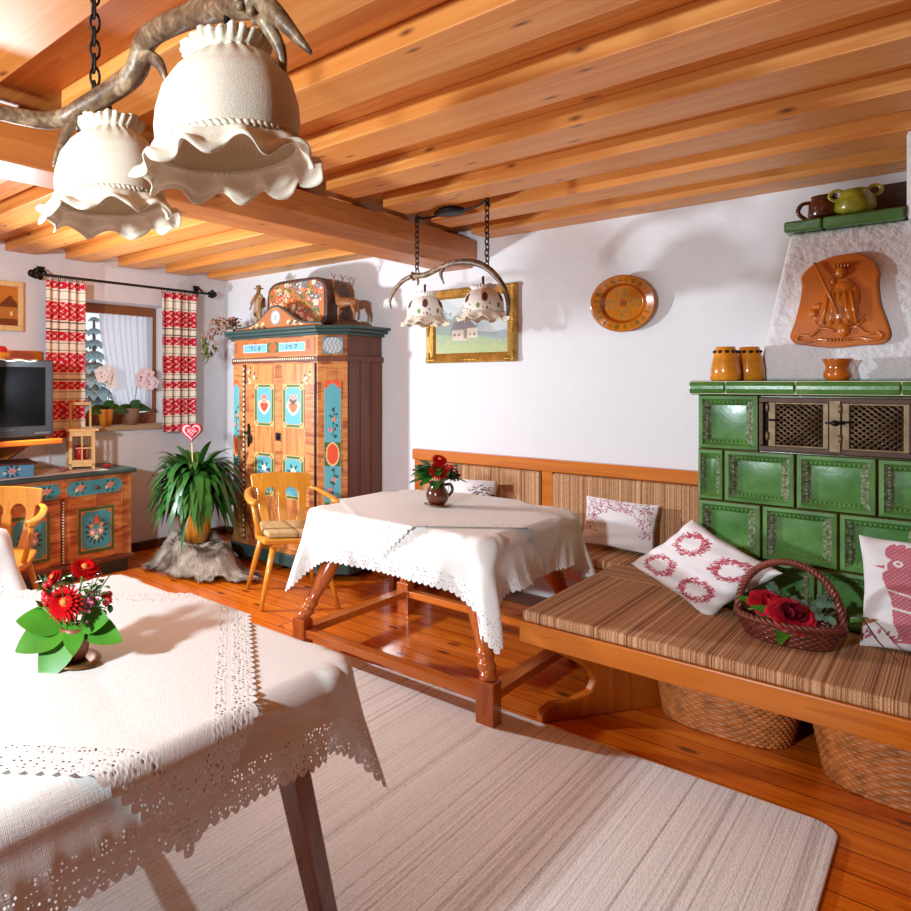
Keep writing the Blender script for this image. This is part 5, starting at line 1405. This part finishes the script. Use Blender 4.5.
FC = (3.15, -3.69); FHX, FHY = .50, .575
t = thing('dining_table', 'square brown table with plain tapered legs in the left foreground', 'table', (FC[0], FC[1], 0))
MB().box(FC[0] - FHX + .045, FC[0] + FHX - .045, FC[1] - FHY + .045, FC[1] + FHY - .045, TZ - .035, TZ - .010).build('tabletop', M['darkleg'], t, bevel=.006)
b = MB()
for s in (-1, 1): b.box(FC[0] - .38, FC[0] + .38, FC[1] + s * .45 - .012, FC[1] + s * .45 + .012, TZ - .12, TZ - .03); b.box(FC[0] + s * .38 - .012, FC[0] + s * .38 + .012, FC[1] - .438, FC[1] + .438, TZ - .12, TZ - .03)
b.build('apron', M['darkleg'], t)
for sx in (-1, 1):
    for sy in (-1, 1):
        a, f = Vector((FC[0] + sx * .345, FC[1] + sy * .42, TZ - .03)), Vector((FC[0] + sx * .455, FC[1] + sy * .53, 0)); b = MB(); h0, h1 = .036, .026
        vs = [(f.x - h1, f.y - h1, 0), (f.x + h1, f.y - h1, 0), (f.x + h1, f.y + h1, 0), (f.x - h1, f.y + h1, 0), (a.x - h0, a.y - h0, a.z), (a.x + h0, a.y - h0, a.z), (a.x + h0, a.y + h0, a.z), (a.x - h0, a.y + h0, a.z)]
        b.add(vs, [(3, 2, 1, 0), (4, 5, 6, 7), (0, 1, 5, 4), (1, 2, 6, 5), (2, 3, 7, 6), (3, 0, 4, 7)], 0, False); b.build('leg', M['darkleg'], t, bevel=.008)
P, uv = drape(FHX, FHY, TZ, 1.29, 1.44, n=80, seed=3)
tag(cloth_obj('tablecloth', P, uv, lace('linen tablecloth lace front', 1.29, 1.44, band=.08), FC), 'white linen tablecloth with lace hem on the table in the left foreground', 'tablecloth', 'lace tablecloths')
P, uv = drape(FHX, FHY, TZ + .004, 1.0, 1.0, n=72, ang=PI / 4, seed=4, eps=.007, side=.022)
tag(cloth_obj('table_overlay', P, uv, lace('overlay lace front', 1.0, 1.0, band=.09), FC), 'square white lace overlay laid diagonally on the table in the left foreground', 'tablecloth', 'lace table overlays')

SC = (1.33, -3.58)
t = thing('dining_table', 'table under a lace cloth at the left edge, in front of the sideboard', 'table', (SC[0], SC[1], 0))
MB().box(SC[0] - .42, SC[0] + .42, SC[1] - .45, SC[1] + .45, TZ - .045, TZ - .02).build('tabletop', M['tablex'], t, bevel=.006)
for sx in (-1, 1):
    for sy in (-1, 1): turned_leg((SC[0] + sx * .32, SC[1] + sy * .35, TZ - .03), (SC[0] + sx * .42, SC[1] + sy * .45, 0), M['table'], t)
P, uv = drape(.47, .50, TZ, 1.36, 1.42, n=56, seed=6)
tag(cloth_obj('tablecloth', P, uv, lace('linen tablecloth lace side', 1.36, 1.42), SC), 'linen tablecloth with lace hem on the table at the left edge of the photo', 'tablecloth', 'lace tablecloths')

# ---- chairs (front is +x)
def chair(loc, rz, label):
    t = thing('armchair', label, 'chair', loc, rz, 'honey coloured beech armchairs')
    st = [(.22, -.235), (.22, .235), (.05, .25), (-.2, .2), (-.22, .16), (-.22, -.16), (-.2, -.2), (.05, -.25)]
    MB().prism(st, .415, .45).build('seat', M['honey'], t, bevel=.012, seg=3)
    for sx, sy in ((1, 1), (1, -1), (-1, 1), (-1, -1)):
        top = (sx * .15, sy * .15, .42); ft = (sx * .20 - (.06 if sx < 0 else 0), sy * .25 if sx > 0 else sy * .235, 0)
        MB().tube([ft, tuple(.5 * (a + b_) for a, b_ in zip(top, ft)), top], [.013, .019, .021], 12).build('leg', M['honeyz'], t)
    b = MB(); b.box(-.2, .2, .12, .17, .395, .415); b.box(-.2, .2, -.17, -.12, .395, .415); b.build('seat_batten', M['honey'], t, bevel=.004)
    arch = lambda c0: [(c0 + .048 * math.cos(a), .655 + .062 * math.sin(a)) for a in np.linspace(0, PI, 9)]
    out = [(-.20, .80), (-.07, .808), (.07, .808), (.20, .80), (.212, .79), (.205, .715), (.175, .695), (.17, .65), (.165, .58), (.13, .445), (.075, .445), (.10, .56)]
    out = [(.205, .715), (.212, .79), (.20, .802), (.07, .81), (-.07, .81), (-.20, .802), (-.212, .79), (-.205, .715), (-.176, .70), (-.17, .64), (-.165, .56), (-.135, .43), (-.078, .43), (-.105, .55), (-.118, .655)]
    out += [(-.07 + .048 * math.cos(a), .655 + .055 * math.sin(a)) for a in np.linspace(PI, 0, 9)] + [(-.028, .64), (-.033, .55), (-.026, .43), (.026, .43), (.033, .55), (.028, .64)]
    out += [(.07 + .048 * math.cos(a), .655 + .055 * math.sin(a)) for a in np.linspace(PI, 0, 9)] + [(.118, .64), (.105, .55), (.078, .43), (.135, .43), (.165, .56), (.17, .64), (.176, .70)]
    tilt = Matrix.Translation((-.185, 0, .43)) @ Matrix.Rotation(math.radians(-13), 4, 'Y') @ Matrix.Translation((0, 0, -.43))
    MB().prism(out, -.011, .011, 'x', M=tilt).build('backrest', M['honeyz'], t, bevel=.004)
    for s in (-1, 1):
        ar = smooth_path([(-.245, s * .205, .70), (-.19, s * .245, .69), (-.05, s * .275, .672), (.08, s * .275, .662), (.115, s * .255, .66)], 5)
        MB().tube(ar, interp([.018, .022, .026, .034, .03], len(ar)), 10, flat=.55).build('armrest', M['honey'], t)
        MB().tube([(.10, s * .225, .43), (.085, s * .255, .55), (.07, s * .27, .65)], [.017, .017, .015], 10).build('arm_post', M['honeyz'], t)
    return t
c1 = chair((1.70, -1.07, 0), -.593, 'honey beech armchair with striped pad between the wardrobe and the corner table')
c2 = chair((1.02, -2.84, 0), -.85, 'honey beech armchair in front of the painted sideboard at the left edge')
t = thing('chair_pad', 'striped brown and cream pad on the seat of the armchair by the wardrobe', 'cushion', (1.70, -1.07, .452), local=True); t.rotation_euler = (0, 0, -.593)
MB().prism([(.2, -.2), (.2, .2), (.05, .215), (-.16, .17), (-.16, -.17), (.05, -.215)], 0, .038).build('cover', M['chairpad'], t, bevel=.014, seg=3)

# ---- rug
b = MB(); rx0, rx1, ry0, ry1, rr = 2.28, 4.345, -4.7, -1.555, .07
pl_ = []
for cx_, cy_, a0 in ((rx1 - rr, ry1 - rr, 0), (rx0 + rr, ry1 - rr, PI / 2), (rx0 + rr, ry0 + rr, PI), (rx1 - rr, ry0 + rr, 1.5 * PI)):
    for k in range(6): pl_.append((cx_ + rr * math.cos(a0 + k * PI / 10), cy_ + rr * math.sin(a0 + k * PI / 10)))
pl_ = [(x + .03 * (y + 1.6) * 0, y + .02 * (x - 3.3)) for x, y in pl_]
tag(b.prism(pl_, .001, .013).build('rug', M['rug'], bevel=.004), 'large pale grey and beige striped wool rug on the floor', 'rug')

# ================================================================== FLOWERS ON TABLES
RV = Vector((.6554, .7553, 0)); DV = Vector((.7553, -.6554, 0)); UV_ = Vector((0, 0, 1))
def arr(base, r, d, z): return Vector(base) + RV * r + DV * d + UV_ * z
def gerbera(c, nrm, R, root, mat):
    nrm = Vector(nrm).normalized(); a1 = nrm.cross(Vector((0, 0, 1)))
    a1 = a1.normalized() if a1.length > .1 else Vector((1, 0, 0)); a2 = a1.cross(nrm)
    b = MB()
    for ring, (n, rr, tl) in enumerate(((22, 1.0, .12), (20, .84, .3), (16, .62, .55))):
        for k in range(n):
            a = 2 * PI * (k + .5 * ring) / n; d = a1 * math.cos(a) + a2 * math.sin(a) + nrm * tl
            b.leaf(Vector(c) + nrm * .004 * ring, d, nrm, R * rr, R * .24, .04, 0, 4, fold=.15)
    b.ell(Vector(c) + nrm * .012, (R * .2,) * 3, 10, 1)
    for k in range(24):
        a = k * .8; b.ell(Vector(c) + nrm * .012 + (a1 * math.cos(a) + a2 * math.sin(a)) * R * .2, R * .05, 5, 1)
    return b.build('gerbera', [mat, M['yellow']], root)
# front table arrangement
fb = (3.235, -3.665, .772)
tag(MB().lathe([(0, 0), (.06, 0), (.064, .004), (.05, .006), (.045, .004), (0, .004)], 36, fb).build('saucer', M['plate_brass']), 'round antique brass coaster under the small pot on the foreground table', 'saucer')
t = pot('flower_vase', 'small brown clay pot holding the gerberas on the foreground table', 'vase', [(0, 0), (.026, 0), (.034, .02), (.037, .045), (.034, .062), (.036, .075), (.031, .075), (.029, .06), (0, .055)], (fb[0], fb[1], fb[2] + .005), M['terracotta'])
t = thing('gerbera_bouquet', 'bouquet of red gerberas, berries and big green leaves on the foreground table', 'bouquet', (fb[0], fb[1], fb[2] + .06))
gerbera(arr(fb, -.012, .05, .148), DV * .85 + UV_ * .45 - RV * .1, .046, t, M['red'])
gerbera(arr(fb, .022, -.01, .205), UV_ * .9 + DV * .35 + RV * .2, .042, t, M['red'])
gerbera(arr(fb, -.045, -.01, .185), DV * .3 - RV * .6 + UV_ * .5, .026, t, M['red'])
st = MB()
for r, z in ((-.012, .14), (.022, .2), (-.045, .18), (.05, .15), (.06, .12), (-.07, .13)): st.tube([arr(fb, 0, 0, .05), arr(fb, r * .5, .01, z * .7), arr(fb, r, .02, z)], .003, 6)
st.build('stems', M['stem'], t)
for r, d, u_, L, W, dz_ in ((-.95, .2, .25, .12, .075, .085), (-.85, .35, -.25, .125, .085, .085), (-.45, .5, -.75, .125, .085, .08), (.75, .35, .3, .085, .07, .09), (.85, .3, -.12, .11, .07, .085), (-.9, -.2, .45, .085, .06, .10), (.3, -.8, .3, .09, .06, .1), (-.5, -.7, .4, .09, .06, .1), (.1, .8, -.6, .07, .05, .085)):
    MB().leaf(arr(fb, .02 * r, .02 * d, dz_), RV * r + DV * d + UV_ * u_, DV * .75 + UV_ * .65, L, W, .12, 0, 8, .12).build('leaf', M['leafbright'], t)
for r, d, z, n in ((-.055, .02, .165, 7), (.075, .0, .14, 6), (-.06, .0, .14, 4)):
    b = MB(); rn = random.Random(n)
    for k in range(n): b.ell(arr(fb, r + rn.uniform(-.012, .012), d + rn.uniform(-.01, .01), z + rn.uniform(-.018, .018)), .0085, 10)
    b.build('berry_cluster', M['berry'], t)
b = MB(); rn = random.Random(2)
for k in range(50): b.ell(arr(fb, .038 + rn.gauss(0, .009), .035 + rn.gauss(0, .006), .145 + rn.gauss(0, .012)), .0042, 6)
b.build('bud_cluster', M['pinkbud'], t)
b = MB(); rn = random.Random(8)
for k in range(90):
    a = rn.uniform(0, 2 * PI); r = rn.uniform(.03, .085); p = arr(fb, r * math.cos(a), r * math.sin(a) * .8, .10 + rn.uniform(.0, .085))
    b.leaf(p, (rn.uniform(-1, 1), rn.uniform(-1, 1), rn.uniform(-.2, 1)), UV_, .03, .016, .2, n=4)
for k in range(7):
    a = k * .9; b.tube([arr(fb, .03 * math.cos(a), .03 * math.sin(a), .12), arr(fb, .085 * math.cos(a), .08 * math.sin(a), .2 + .02 * math.sin(k * 3))], .0015, 4)
b.build('greenery', M['leafdark'], t)
# corner table arrangement
mb_ = (2.756, -1.127, .772)
tag(MB().lathe([(0, 0), (.062, 0), (.068, .004), (.05, .006), (.045, .004), (0, .004)], 36, mb_).build('saucer', M['plate_brass']), 'small brown saucer under the jug on the corner table', 'saucer')
t = pot('flower_jug', 'round dark brown glazed jug with handle holding flowers on the corner table', 'jug', [(0, 0), (.035, 0), (.052, .02), (.058, .045), (.05, .075), (.036, .095), (.04, .115), (.035, .115), (.03, .095), (0, .09)], (mb_[0], mb_[1], mb_[2] + .005), M['brownjug'])
MB().tube(smooth_path([arr(mb_, .035, 0, .105), arr(mb_, .07, 0, .108), arr(mb_, .08, 0, .075), arr(mb_, .052, 0, .04)], 5), .008, 8).build('handle', M['brownjug'], t)
t = thing('red_bouquet', 'bunch of red gerberas and dark leaves in the jug on the corner table', 'bouquet', (mb_[0], mb_[1], mb_[2] + .1))
gerbera(arr(mb_, -.022, .075, .19), DV * .85 + UV_ * .45 - RV * .1, .056, t, M['red'])
gerbera(arr(mb_, .01, .0, .235), UV_ * .8 + DV * .6, .046, t, M['red'])
b = MB(); rn = random.Random(4)
for k in range(14): b.ell(arr(mb_, .045 + rn.uniform(-.02, .02), .035 + rn.uniform(-.015, .015), .195 + rn.uniform(-.02, .02)), .009, 8)
b.build('berry_cluster', M['berry'], t)
b = MB()
for k in range(30): b.ell(arr(mb_, .085 + rn.gauss(0, .012), .03 + rn.gauss(0, .01), .16 + rn.gauss(0, .014)), .007, 6)
b.build('bud_cluster', M['deepred'], t)
b = MB()
for k in range(80):
    a = rn.uniform(0, 2 * PI); p = arr(mb_, .045 * math.cos(a), .045 * math.sin(a), .125 + rn.uniform(0, .07)); up = rn.uniform(-.1, .9)
    b.leaf(p, RV * math.cos(a) + DV * math.sin(a) + UV_ * up, UV_, rn.uniform(.075, .12), .055, .25, 0, 5)
b.build('leaves', M['leaf'], t)

# ================================================================== FLOOR PLANT AND FUR
pcx, pcy = .70, -1.02
tag(MB().lathe([(0, 0), (.20, 0), (.19, .12), (.17, .18), (0, .18)], 18, (pcx, pcy, 0)).build('tree_stump', M['bark']), 'wooden stump under the grey fur carrying the potted plant', 'stump')
t = thing('potted_plant', 'lush green arching plant in an orange pot between sideboard and wardrobe', 'plant', (pcx, pcy, .2))
MB().lathe([(0, 0), (.09, 0), (.12, .10), (.135, .2), (.14, .23), (.12, .23), (.11, .18), (0, .17)], 28, (pcx, pcy, .205)).build('pot', M['ochre_pot'], t)
rn = random.Random(21); b = MB()
for k in range(300):
    a = rn.uniform(0, 2 * PI); el = rn.uniform(.12, 1.0); L_ = rn.uniform(.34, .54); cl_ = rn.uniform(0, .26)
    base = Vector((pcx + .06 * math.cos(a), pcy + .06 * math.sin(a), .50 + cl_))
    d = Vector((math.cos(a), math.sin(a), .2 + 1.3 * el))
    if base.x + d.normalized().x * L_ * .8 < .06: L_ *= .6
    b.leaf(base, d, UV_, L_ * (.95 if el > .7 else 1), rn.uniform(.05, .08), rn.uniform(.7, 1.15) * (1.1 - .75 * el), 0, 8, .22)
b.build('foliage', M['leafdark'], t)
b = MB()
for k in range(5): b.tube([(pcx + .03 * math.cos(k * 1.3), pcy + .03 * math.sin(k * 1.3), .38), (pcx + .05 * math.cos(k * 1.3), pcy + .05 * math.sin(k * 1.3), .66)], .012, 8)
b.build('stems', M['stem'], t)
t = thing('heart_decoration', 'red patterned fabric heart on a stick in the floor plant', 'decoration', (pcx + .02, pcy - .04, .6))
hx_, hy_, hz_ = pcx + .03, pcy - .06, 1.05
MB().tube([(pcx + .02, pcy - .03, .5), (hx_, hy_, hz_ - .03)], .004, 6).build('stick', M['lightwood'], t)
n_ = 44; vs = []; cols = []
hp = []
for i in range(n_):
    q = 2 * PI * i / n_; hp.append((.0052 * 16 * math.sin(q) ** 3, .0052 * (13 * math.cos(q) - 5 * math.cos(2 * q) - 2 * math.cos(3 * q) - math.cos(4 * q))))
b = MB(); RH = 9
for s in (1, -1):
    vs = []
    for j in range(RH):
        f = j / (RH - 1)
        for i in range(n_):
            th = .026 * math.sqrt(max(0, 1 - f * f)); p = Vector((hx_, hy_, hz_)) + RV * (hp[i][0] * f) + UV_ * (hp[i][1] * f) + DV * (s * th); vs.append(p)
            X, Y = hp[i][0] * f, hp[i][1] * f
            cols.append(K(236, 208, 204) if (abs(f - .78) < .07 or (f < .45 and math.sin(X * 260) * math.sin(Y * 260) > .3)) else K(184, 34, 52))
    b.add(vs, [(j * n_ + i, j * n_ + (i + 1) % n_, (j + 1) * n_ + (i + 1) % n_, (j + 1) * n_ + i) for j in range(RH - 1) for i in range(n_)])
b.col = np.array(cols); b.build('heart', M['vcloth'], t)
def furfn(u, v):
    a = 2 * PI * u
    R_ = v * (.37 + .05 * math.sin(3 * a + 1) + .03 * math.sin(5 * a) + .02 * math.sin(9 * a + 2)) * (1 + .2 * max(0, math.cos(a)))
    x, y = R_ * math.cos(a) * 1.05 + .05, R_ * math.sin(a) * .8 - .02
    ridge = .5 + .5 * math.sin(4 * a + 2 * v)
    if R_ < .21: z = .192 + .012 * math.sin(8 * a) * v
    else: z = .20 * math.exp(-((R_ - .21) / .12) ** 2) * (.8 + .3 * ridge) + .018
    z += .03 * noise.noise((x * 9, y * 9, 2)) + .012 * noise.noise((x * 22, y * 22, 5))
    return (pcx + x, pcy + y, max(z, .012))
fm = MB().grid(90, 34, furfn, cu=True)
nb = len(fm.v); rn = random.Random(9)
for k in range(16000):
    u, v = rn.random(), math.sqrt(rn.uniform(.12, 1))
    p = Vector(furfn(u, v)); q = Vector(furfn((u + .003) % 1, v)); r_ = Vector(furfn(u, min(1, v + .01)))
    nrm = (q - p).cross(r_ - p)
    if nrm.length < 1e-9: continue
    nrm.normalize(); nrm = nrm if nrm.z > 0 else -nrm
    dn = (r_ - p).normalized(); d = (dn * .9 + nrm * .4 + Vector((rn.uniform(-.3, .3), rn.uniform(-.3, .3), 0))).normalized()
    s = d.cross(nrm).normalized() * .0026; L_ = rn.uniform(.03, .06)
    fm.add([p - s, p + s, p + d * L_ + Vector((0, 0, -.004))], [(0, 1, 2)], 0, True)
tag(fm.build('fur_throw', M['fur']), 'grey brown fur hide draped over the stump below the floor plant', 'fur')

# ================================================================== ANTLER CHANDELIERS
def chain(name, p0, p1, root, r=.011, L=.04):
    p0, p1 = Vector(p0), Vector(p1); d = p1 - p0; n = max(2, int(d.length / (L * .72))); t_ = d.normalized(); a = t_.cross(Vector((.3, 1, .1))).normalized(); b_ = t_.cross(a); mb = MB()
    for k in range(n):
        c = p0 + d * ((k + .5) / n); s = a if k % 2 else b_; hl = d.length / n * .72
        mb.tube([c + t_ * (hl * math.cos(q)) + s * (r * math.sin(q)) + (a if not k % 2 else b_) * .002 for q in np.linspace(0, 2 * PI, 15)[:-1]], .0032, 6, closed=True)
    return mb.build(name, M['iron'], root)
def lampshade(c, s, root, printed=False):
    c = Vector(c); NA = 160
    prof = [(.080, .124), (.084, .121), (.081, .114), (.076, .107), (.069, .098), (.069, .093), (.082, .085), (.102, .068), (.124, .038), (.135, .0), (.138, -.03), (.135, -.06), (.131, -.078)]
    def body(u, v):
        a = 2 * PI * u; x = v * (len(prof) - 1); i = min(int(x), len(prof) - 2); f = x - i
        r = prof[i][0] * (1 - f) + prof[i + 1][0] * f; z = prof[i][1] * (1 - f) + prof[i + 1][1] * f
        if z > .097: r += .005 * math.sin(26 * a) * min(1, (z - .097) / .02)
        elif z > .05: r += .0035 * math.sin(24 * a + math.sin(3 * a)) * (z - .05) / .06
        r *= 1 - .018 * abs(math.sin(3 * a)) ** 3 * (0 if z > .09 else 1)
        return c + s * Vector((r * math.cos(a), r * math.sin(a), z + .006 * math.sin(8 * a) * (.6 if z > .119 else 0)))
    mb = MB().grid(NA, 49, body, cu=True)
    mat = M['shade']
    if printed:
        cols = []
        for p in mb.v:
            q = (Vector(p) - c) / s; a = math.atan2(q.y, q.x); col = K(244, 238, 228)
            for a0 in np.arange(-PI, PI, PI / 3):
                da = (a - a0 + PI) % (2 * PI) - PI
                for (ox, oz, rx, rz, cc) in ((0, .03, .17, .034, K(110, 66, 56)), (-.32, -.03, .1, .02, K(132, 150, 92)), (.1, -.05, .05, .012, K(150, 80, 84)), (-.08, -.045, .04, .01, K(190, 120, 110)), (.25, -.02, .04, .01, K(120, 70, 70)), (.3, -.06, .04, .01, K(150, 90, 90))):
                    if ((da - ox) / rx) ** 2 + ((q.z - oz) / rz) ** 2 < 1: col = cc
            cols.append(col)
        mb.col = np.array(cols); mat = M['vcloth']
    sh = mb.build('lamp_shade', mat, root, solid=.003)
    NP = 10
    def frill(u, v):
        a = 2 * PI * u; w = math.sin(NP * a + .9 * math.sin(2 * a + c.x * 9)) + .35 * math.sin(2 * NP * a + 1)
        r = .132 + .040 * v ** .8 + .013 * w * v; z = -.078 - .044 * v + .014 * v * math.sin(NP * a + 1.3 + .9 * math.sin(2 * a + c.x * 9)) + .004 * math.sin(3 * PI * v)
        return c + s * Vector((r * math.cos(a), r * math.sin(a), z))
    fr = MB().grid(220, 12, frill, cu=True); fr.build('ruffle', M['shade'], sh, solid=.003)
    rope([c + s * Vector((.137 * math.cos(q), .137 * math.sin(q), -.074)) for q in np.linspace(0, 2 * PI, 150)[:-1]], .004 * s, 2, rr=.005 * s, closed=True, turns=34).build('braid', M['shade'], sh)
    b = MB(); b.lathe([(.0, .09), (.02, .09), (.02, .02), (.016, .0), (0, 0)], 14, c); b.tube([c + Vector((0, 0, .09)), c + Vector((0, 0, .19 * s))], .006, 6)
    lab(b.build('lamp_socket', M['iron'], root), 'dark lamp holder and rod')

def antler(path, rad, tines, root, k=5):
    P = smooth_path(path, k); b = MB(); b.tube(P, interp(rad, len(P)), 12)
    for pts, r in tines: q = smooth_path(pts, 4); b.tube(q, interp(r, len(q)), 9)
    return b
# near lamp above the foreground table
t = thing('antler_chandelier', 'antler chandelier with two cream frilled fabric shades hanging over the foreground table', 'chandelier', (3.52, -3.64, 1.8))
b = antler([(3.123, -3.939, 2.049), (3.163, -3.817, 2.036), (3.198, -3.7, 2.038), (3.277, -3.654, 2.062), (3.41, -3.624, 2.095), (3.47, -3.631, 2.148), (3.595, -3.639, 2.138), (3.736, -3.66, 2.098), (3.84, -3.677, 2.055)],
           [.010, .017, .021, .025, .027, .026, .025, .027, .029],
           [([(3.84, -3.677, 2.055), (3.881, -3.676, 2.008), (3.932, -3.663, 1.939)], [.02, .014, .003]),
            ([(3.84, -3.678, 2.03), (3.86, -3.654, 1.975), (3.858, -3.641, 1.926)], [.014, .010, .003]),
            ([(3.44, -3.63, 2.13), (3.501, -3.626, 2.09), (3.522, -3.617, 2.035)], [.018, .012, .003]),
            ([(3.27, -3.66, 2.06), (3.244, -3.693, 1.995), (3.236, -3.722, 1.917)], [.016, .012, .003]),
            ([(3.28, -3.655, 2.06), (3.235, -3.645, 2.0), (3.222, -3.63, 1.965)], [.016, .012, .006])], t)
for kk in range(18):
    a = kk * 2.4; b.ell((3.822 + .012 * math.sin(kk), -3.678 + .028 * math.cos(a), 2.062 + .028 * math.sin(a)), .009, 6)
b.build('antler', M['antler'], t)
chain('chain', (3.296, -3.648, 2.385), (3.296, -3.648, 2.075), t)
chain('chain', (3.80, -3.677, 2.385), (3.80, -3.677, 2.08), t)
MB().lathe([(0, 0), (.05, 0), (.075, -.02), (.07, -.03), (0, -.035)], 24, (3.55, -3.66, 2.386)).build('canopy', M['iron'], t)
MB().tube(smooth_path([(3.296, -3.648, 2.37), (3.4, -3.65, 2.362), (3.55, -3.66, 2.36), (3.7, -3.67, 2.362), (3.80, -3.677, 2.37)], 5), .006, 8).build('suspension_arm', M['iron'], t)
lampshade((3.286, -3.600, 1.915), .93, t)
lampshade((3.752, -3.672, 1.900), .93, t)
# far lamp above the corner table
t = thing('antler_chandelier', 'antler chandelier with two small printed shades hanging over the corner table', 'chandelier', (2.74, -.95, 1.75))
b = antler([(2.336, -.90, 1.868), (2.33, -.90, 1.925), (2.40, -.908, 2.010), (2.484, -.918, 2.042), (2.572, -.929, 2.038), (2.67, -.94, 2.064), (2.764, -.952, 2.080), (2.883, -.966, 2.062), (2.968, -.976, 2.011), (3.034, -.984, 1.93), (3.066, -.988, 1.844), (3.064, -.988, 1.763)],
           [.004, .009, .013, .015, .017, .016, .018, .018, .016, .013, .012, .006],
           [([(2.70, -.944, 2.072), (2.675, -.941, 2.03), (2.696, -.943, 1.972)], [.014, .010, .003]), ([(2.50, -.92, 2.04), (2.53, -.93, 2.01), (2.532, -.94, 1.98)], [.013, .008, .003])], t)
for kk in range(14):
    a = kk * 2.4; b.ell((2.49 + .008 * math.sin(kk), -.918 + .02 * math.cos(a), 2.042 + .02 * math.sin(a)), .008, 6)
b.build('antler', M['antler'], t)
chain('chain', (2.519, -.922, 2.385), (2.519, -.922, 2.05), t)
chain('chain', (2.952, -.974, 2.385), (2.952, -.974, 2.03), t)
MB().lathe([(0, 0), (.06, 0), (.085, -.018), (.08, -.03), (.05, -.036), (0, -.036)], 28, (2.733, -.948, 2.3855)).build('canopy', M['iron'], t)
MB().tube(smooth_path([(2.51, -.922, 2.345), (2.519, -.922, 2.375), (2.58, -.93, 2.36), (2.733, -.948, 2.362), (2.88, -.965, 2.36), (2.94, -.973, 2.378), (2.965, -.975, 2.345)], 5), .007, 8).build('suspension_arm', M['iron'], t)
lampshade((2.572, -.929, 1.845), .73, t, True)
lampshade((2.929, -.971, 1.845), .73, t, True)

# ================================================================== LIGHT
def point(name, loc, e, r, col=(1, 1, 1)):
    l = bpy.data.lights.new(name, 'POINT'); l.energy = e; l.shadow_soft_size = r; l.color = col
    o = bpy.data.objects.new(name, l); COL.objects.link(o); o.location = loc; return o
def area(name, loc, tgt, e, size, col=(1, 1, 1), spread=PI):
    l = bpy.data.lights.new(name, 'AREA'); l.energy = e; l.shape = 'DISK'; l.size = size; l.color = col; l.spread = spread
    o = bpy.data.objects.new(name, l); COL.objects.link(o); o.location = loc
    o.rotation_euler = (Vector(tgt) - Vector(loc)).to_track_quat('-Z', 'Y').to_euler(); return o
area('lamp behind the camera', (3.45, -5.75, 1.78), (.9, -1.2, 1.15), 100, .18, (.80, .92, 1.0), 2.7)
area('side lamp', (.62, -2.64, 1.42), (3.4, -.3, 1.35), 76, .16, (.84, .93, 1.0))
wd = bpy.data.worlds.new('winter sky'); scn.world = wd; wd.use_nodes = True
bg = wd.node_tree.nodes['Background']; bg.inputs[0].default_value = (.74, .82, .90, 1); bg.inputs[1].default_value = 1.3
# ================================================================== CAMERA
cam = bpy.data.cameras.new('camera'); co = bpy.data.objects.new('camera', cam); COL.objects.link(co)
co.location = (4.61, -4.514, 1.42); co.rotation_euler = (PI / 2, 0, math.atan2(.7553, .6554))
cam.sensor_width = 36; cam.lens = 680 / 911 * 36; cam.shift_x = (455.5 - 185) / 911; cam.shift_y = -(455.5 - 383) / 911
cam.clip_start = .05
scn.camera = co
vs_ = scn.view_settings; vs_.view_transform = 'Standard'; vs_.look = 'None'; vs_.gamma = 1; vs_.exposure = 0.14
try: vs_.use_curve_mapping = False
except Exception: pass
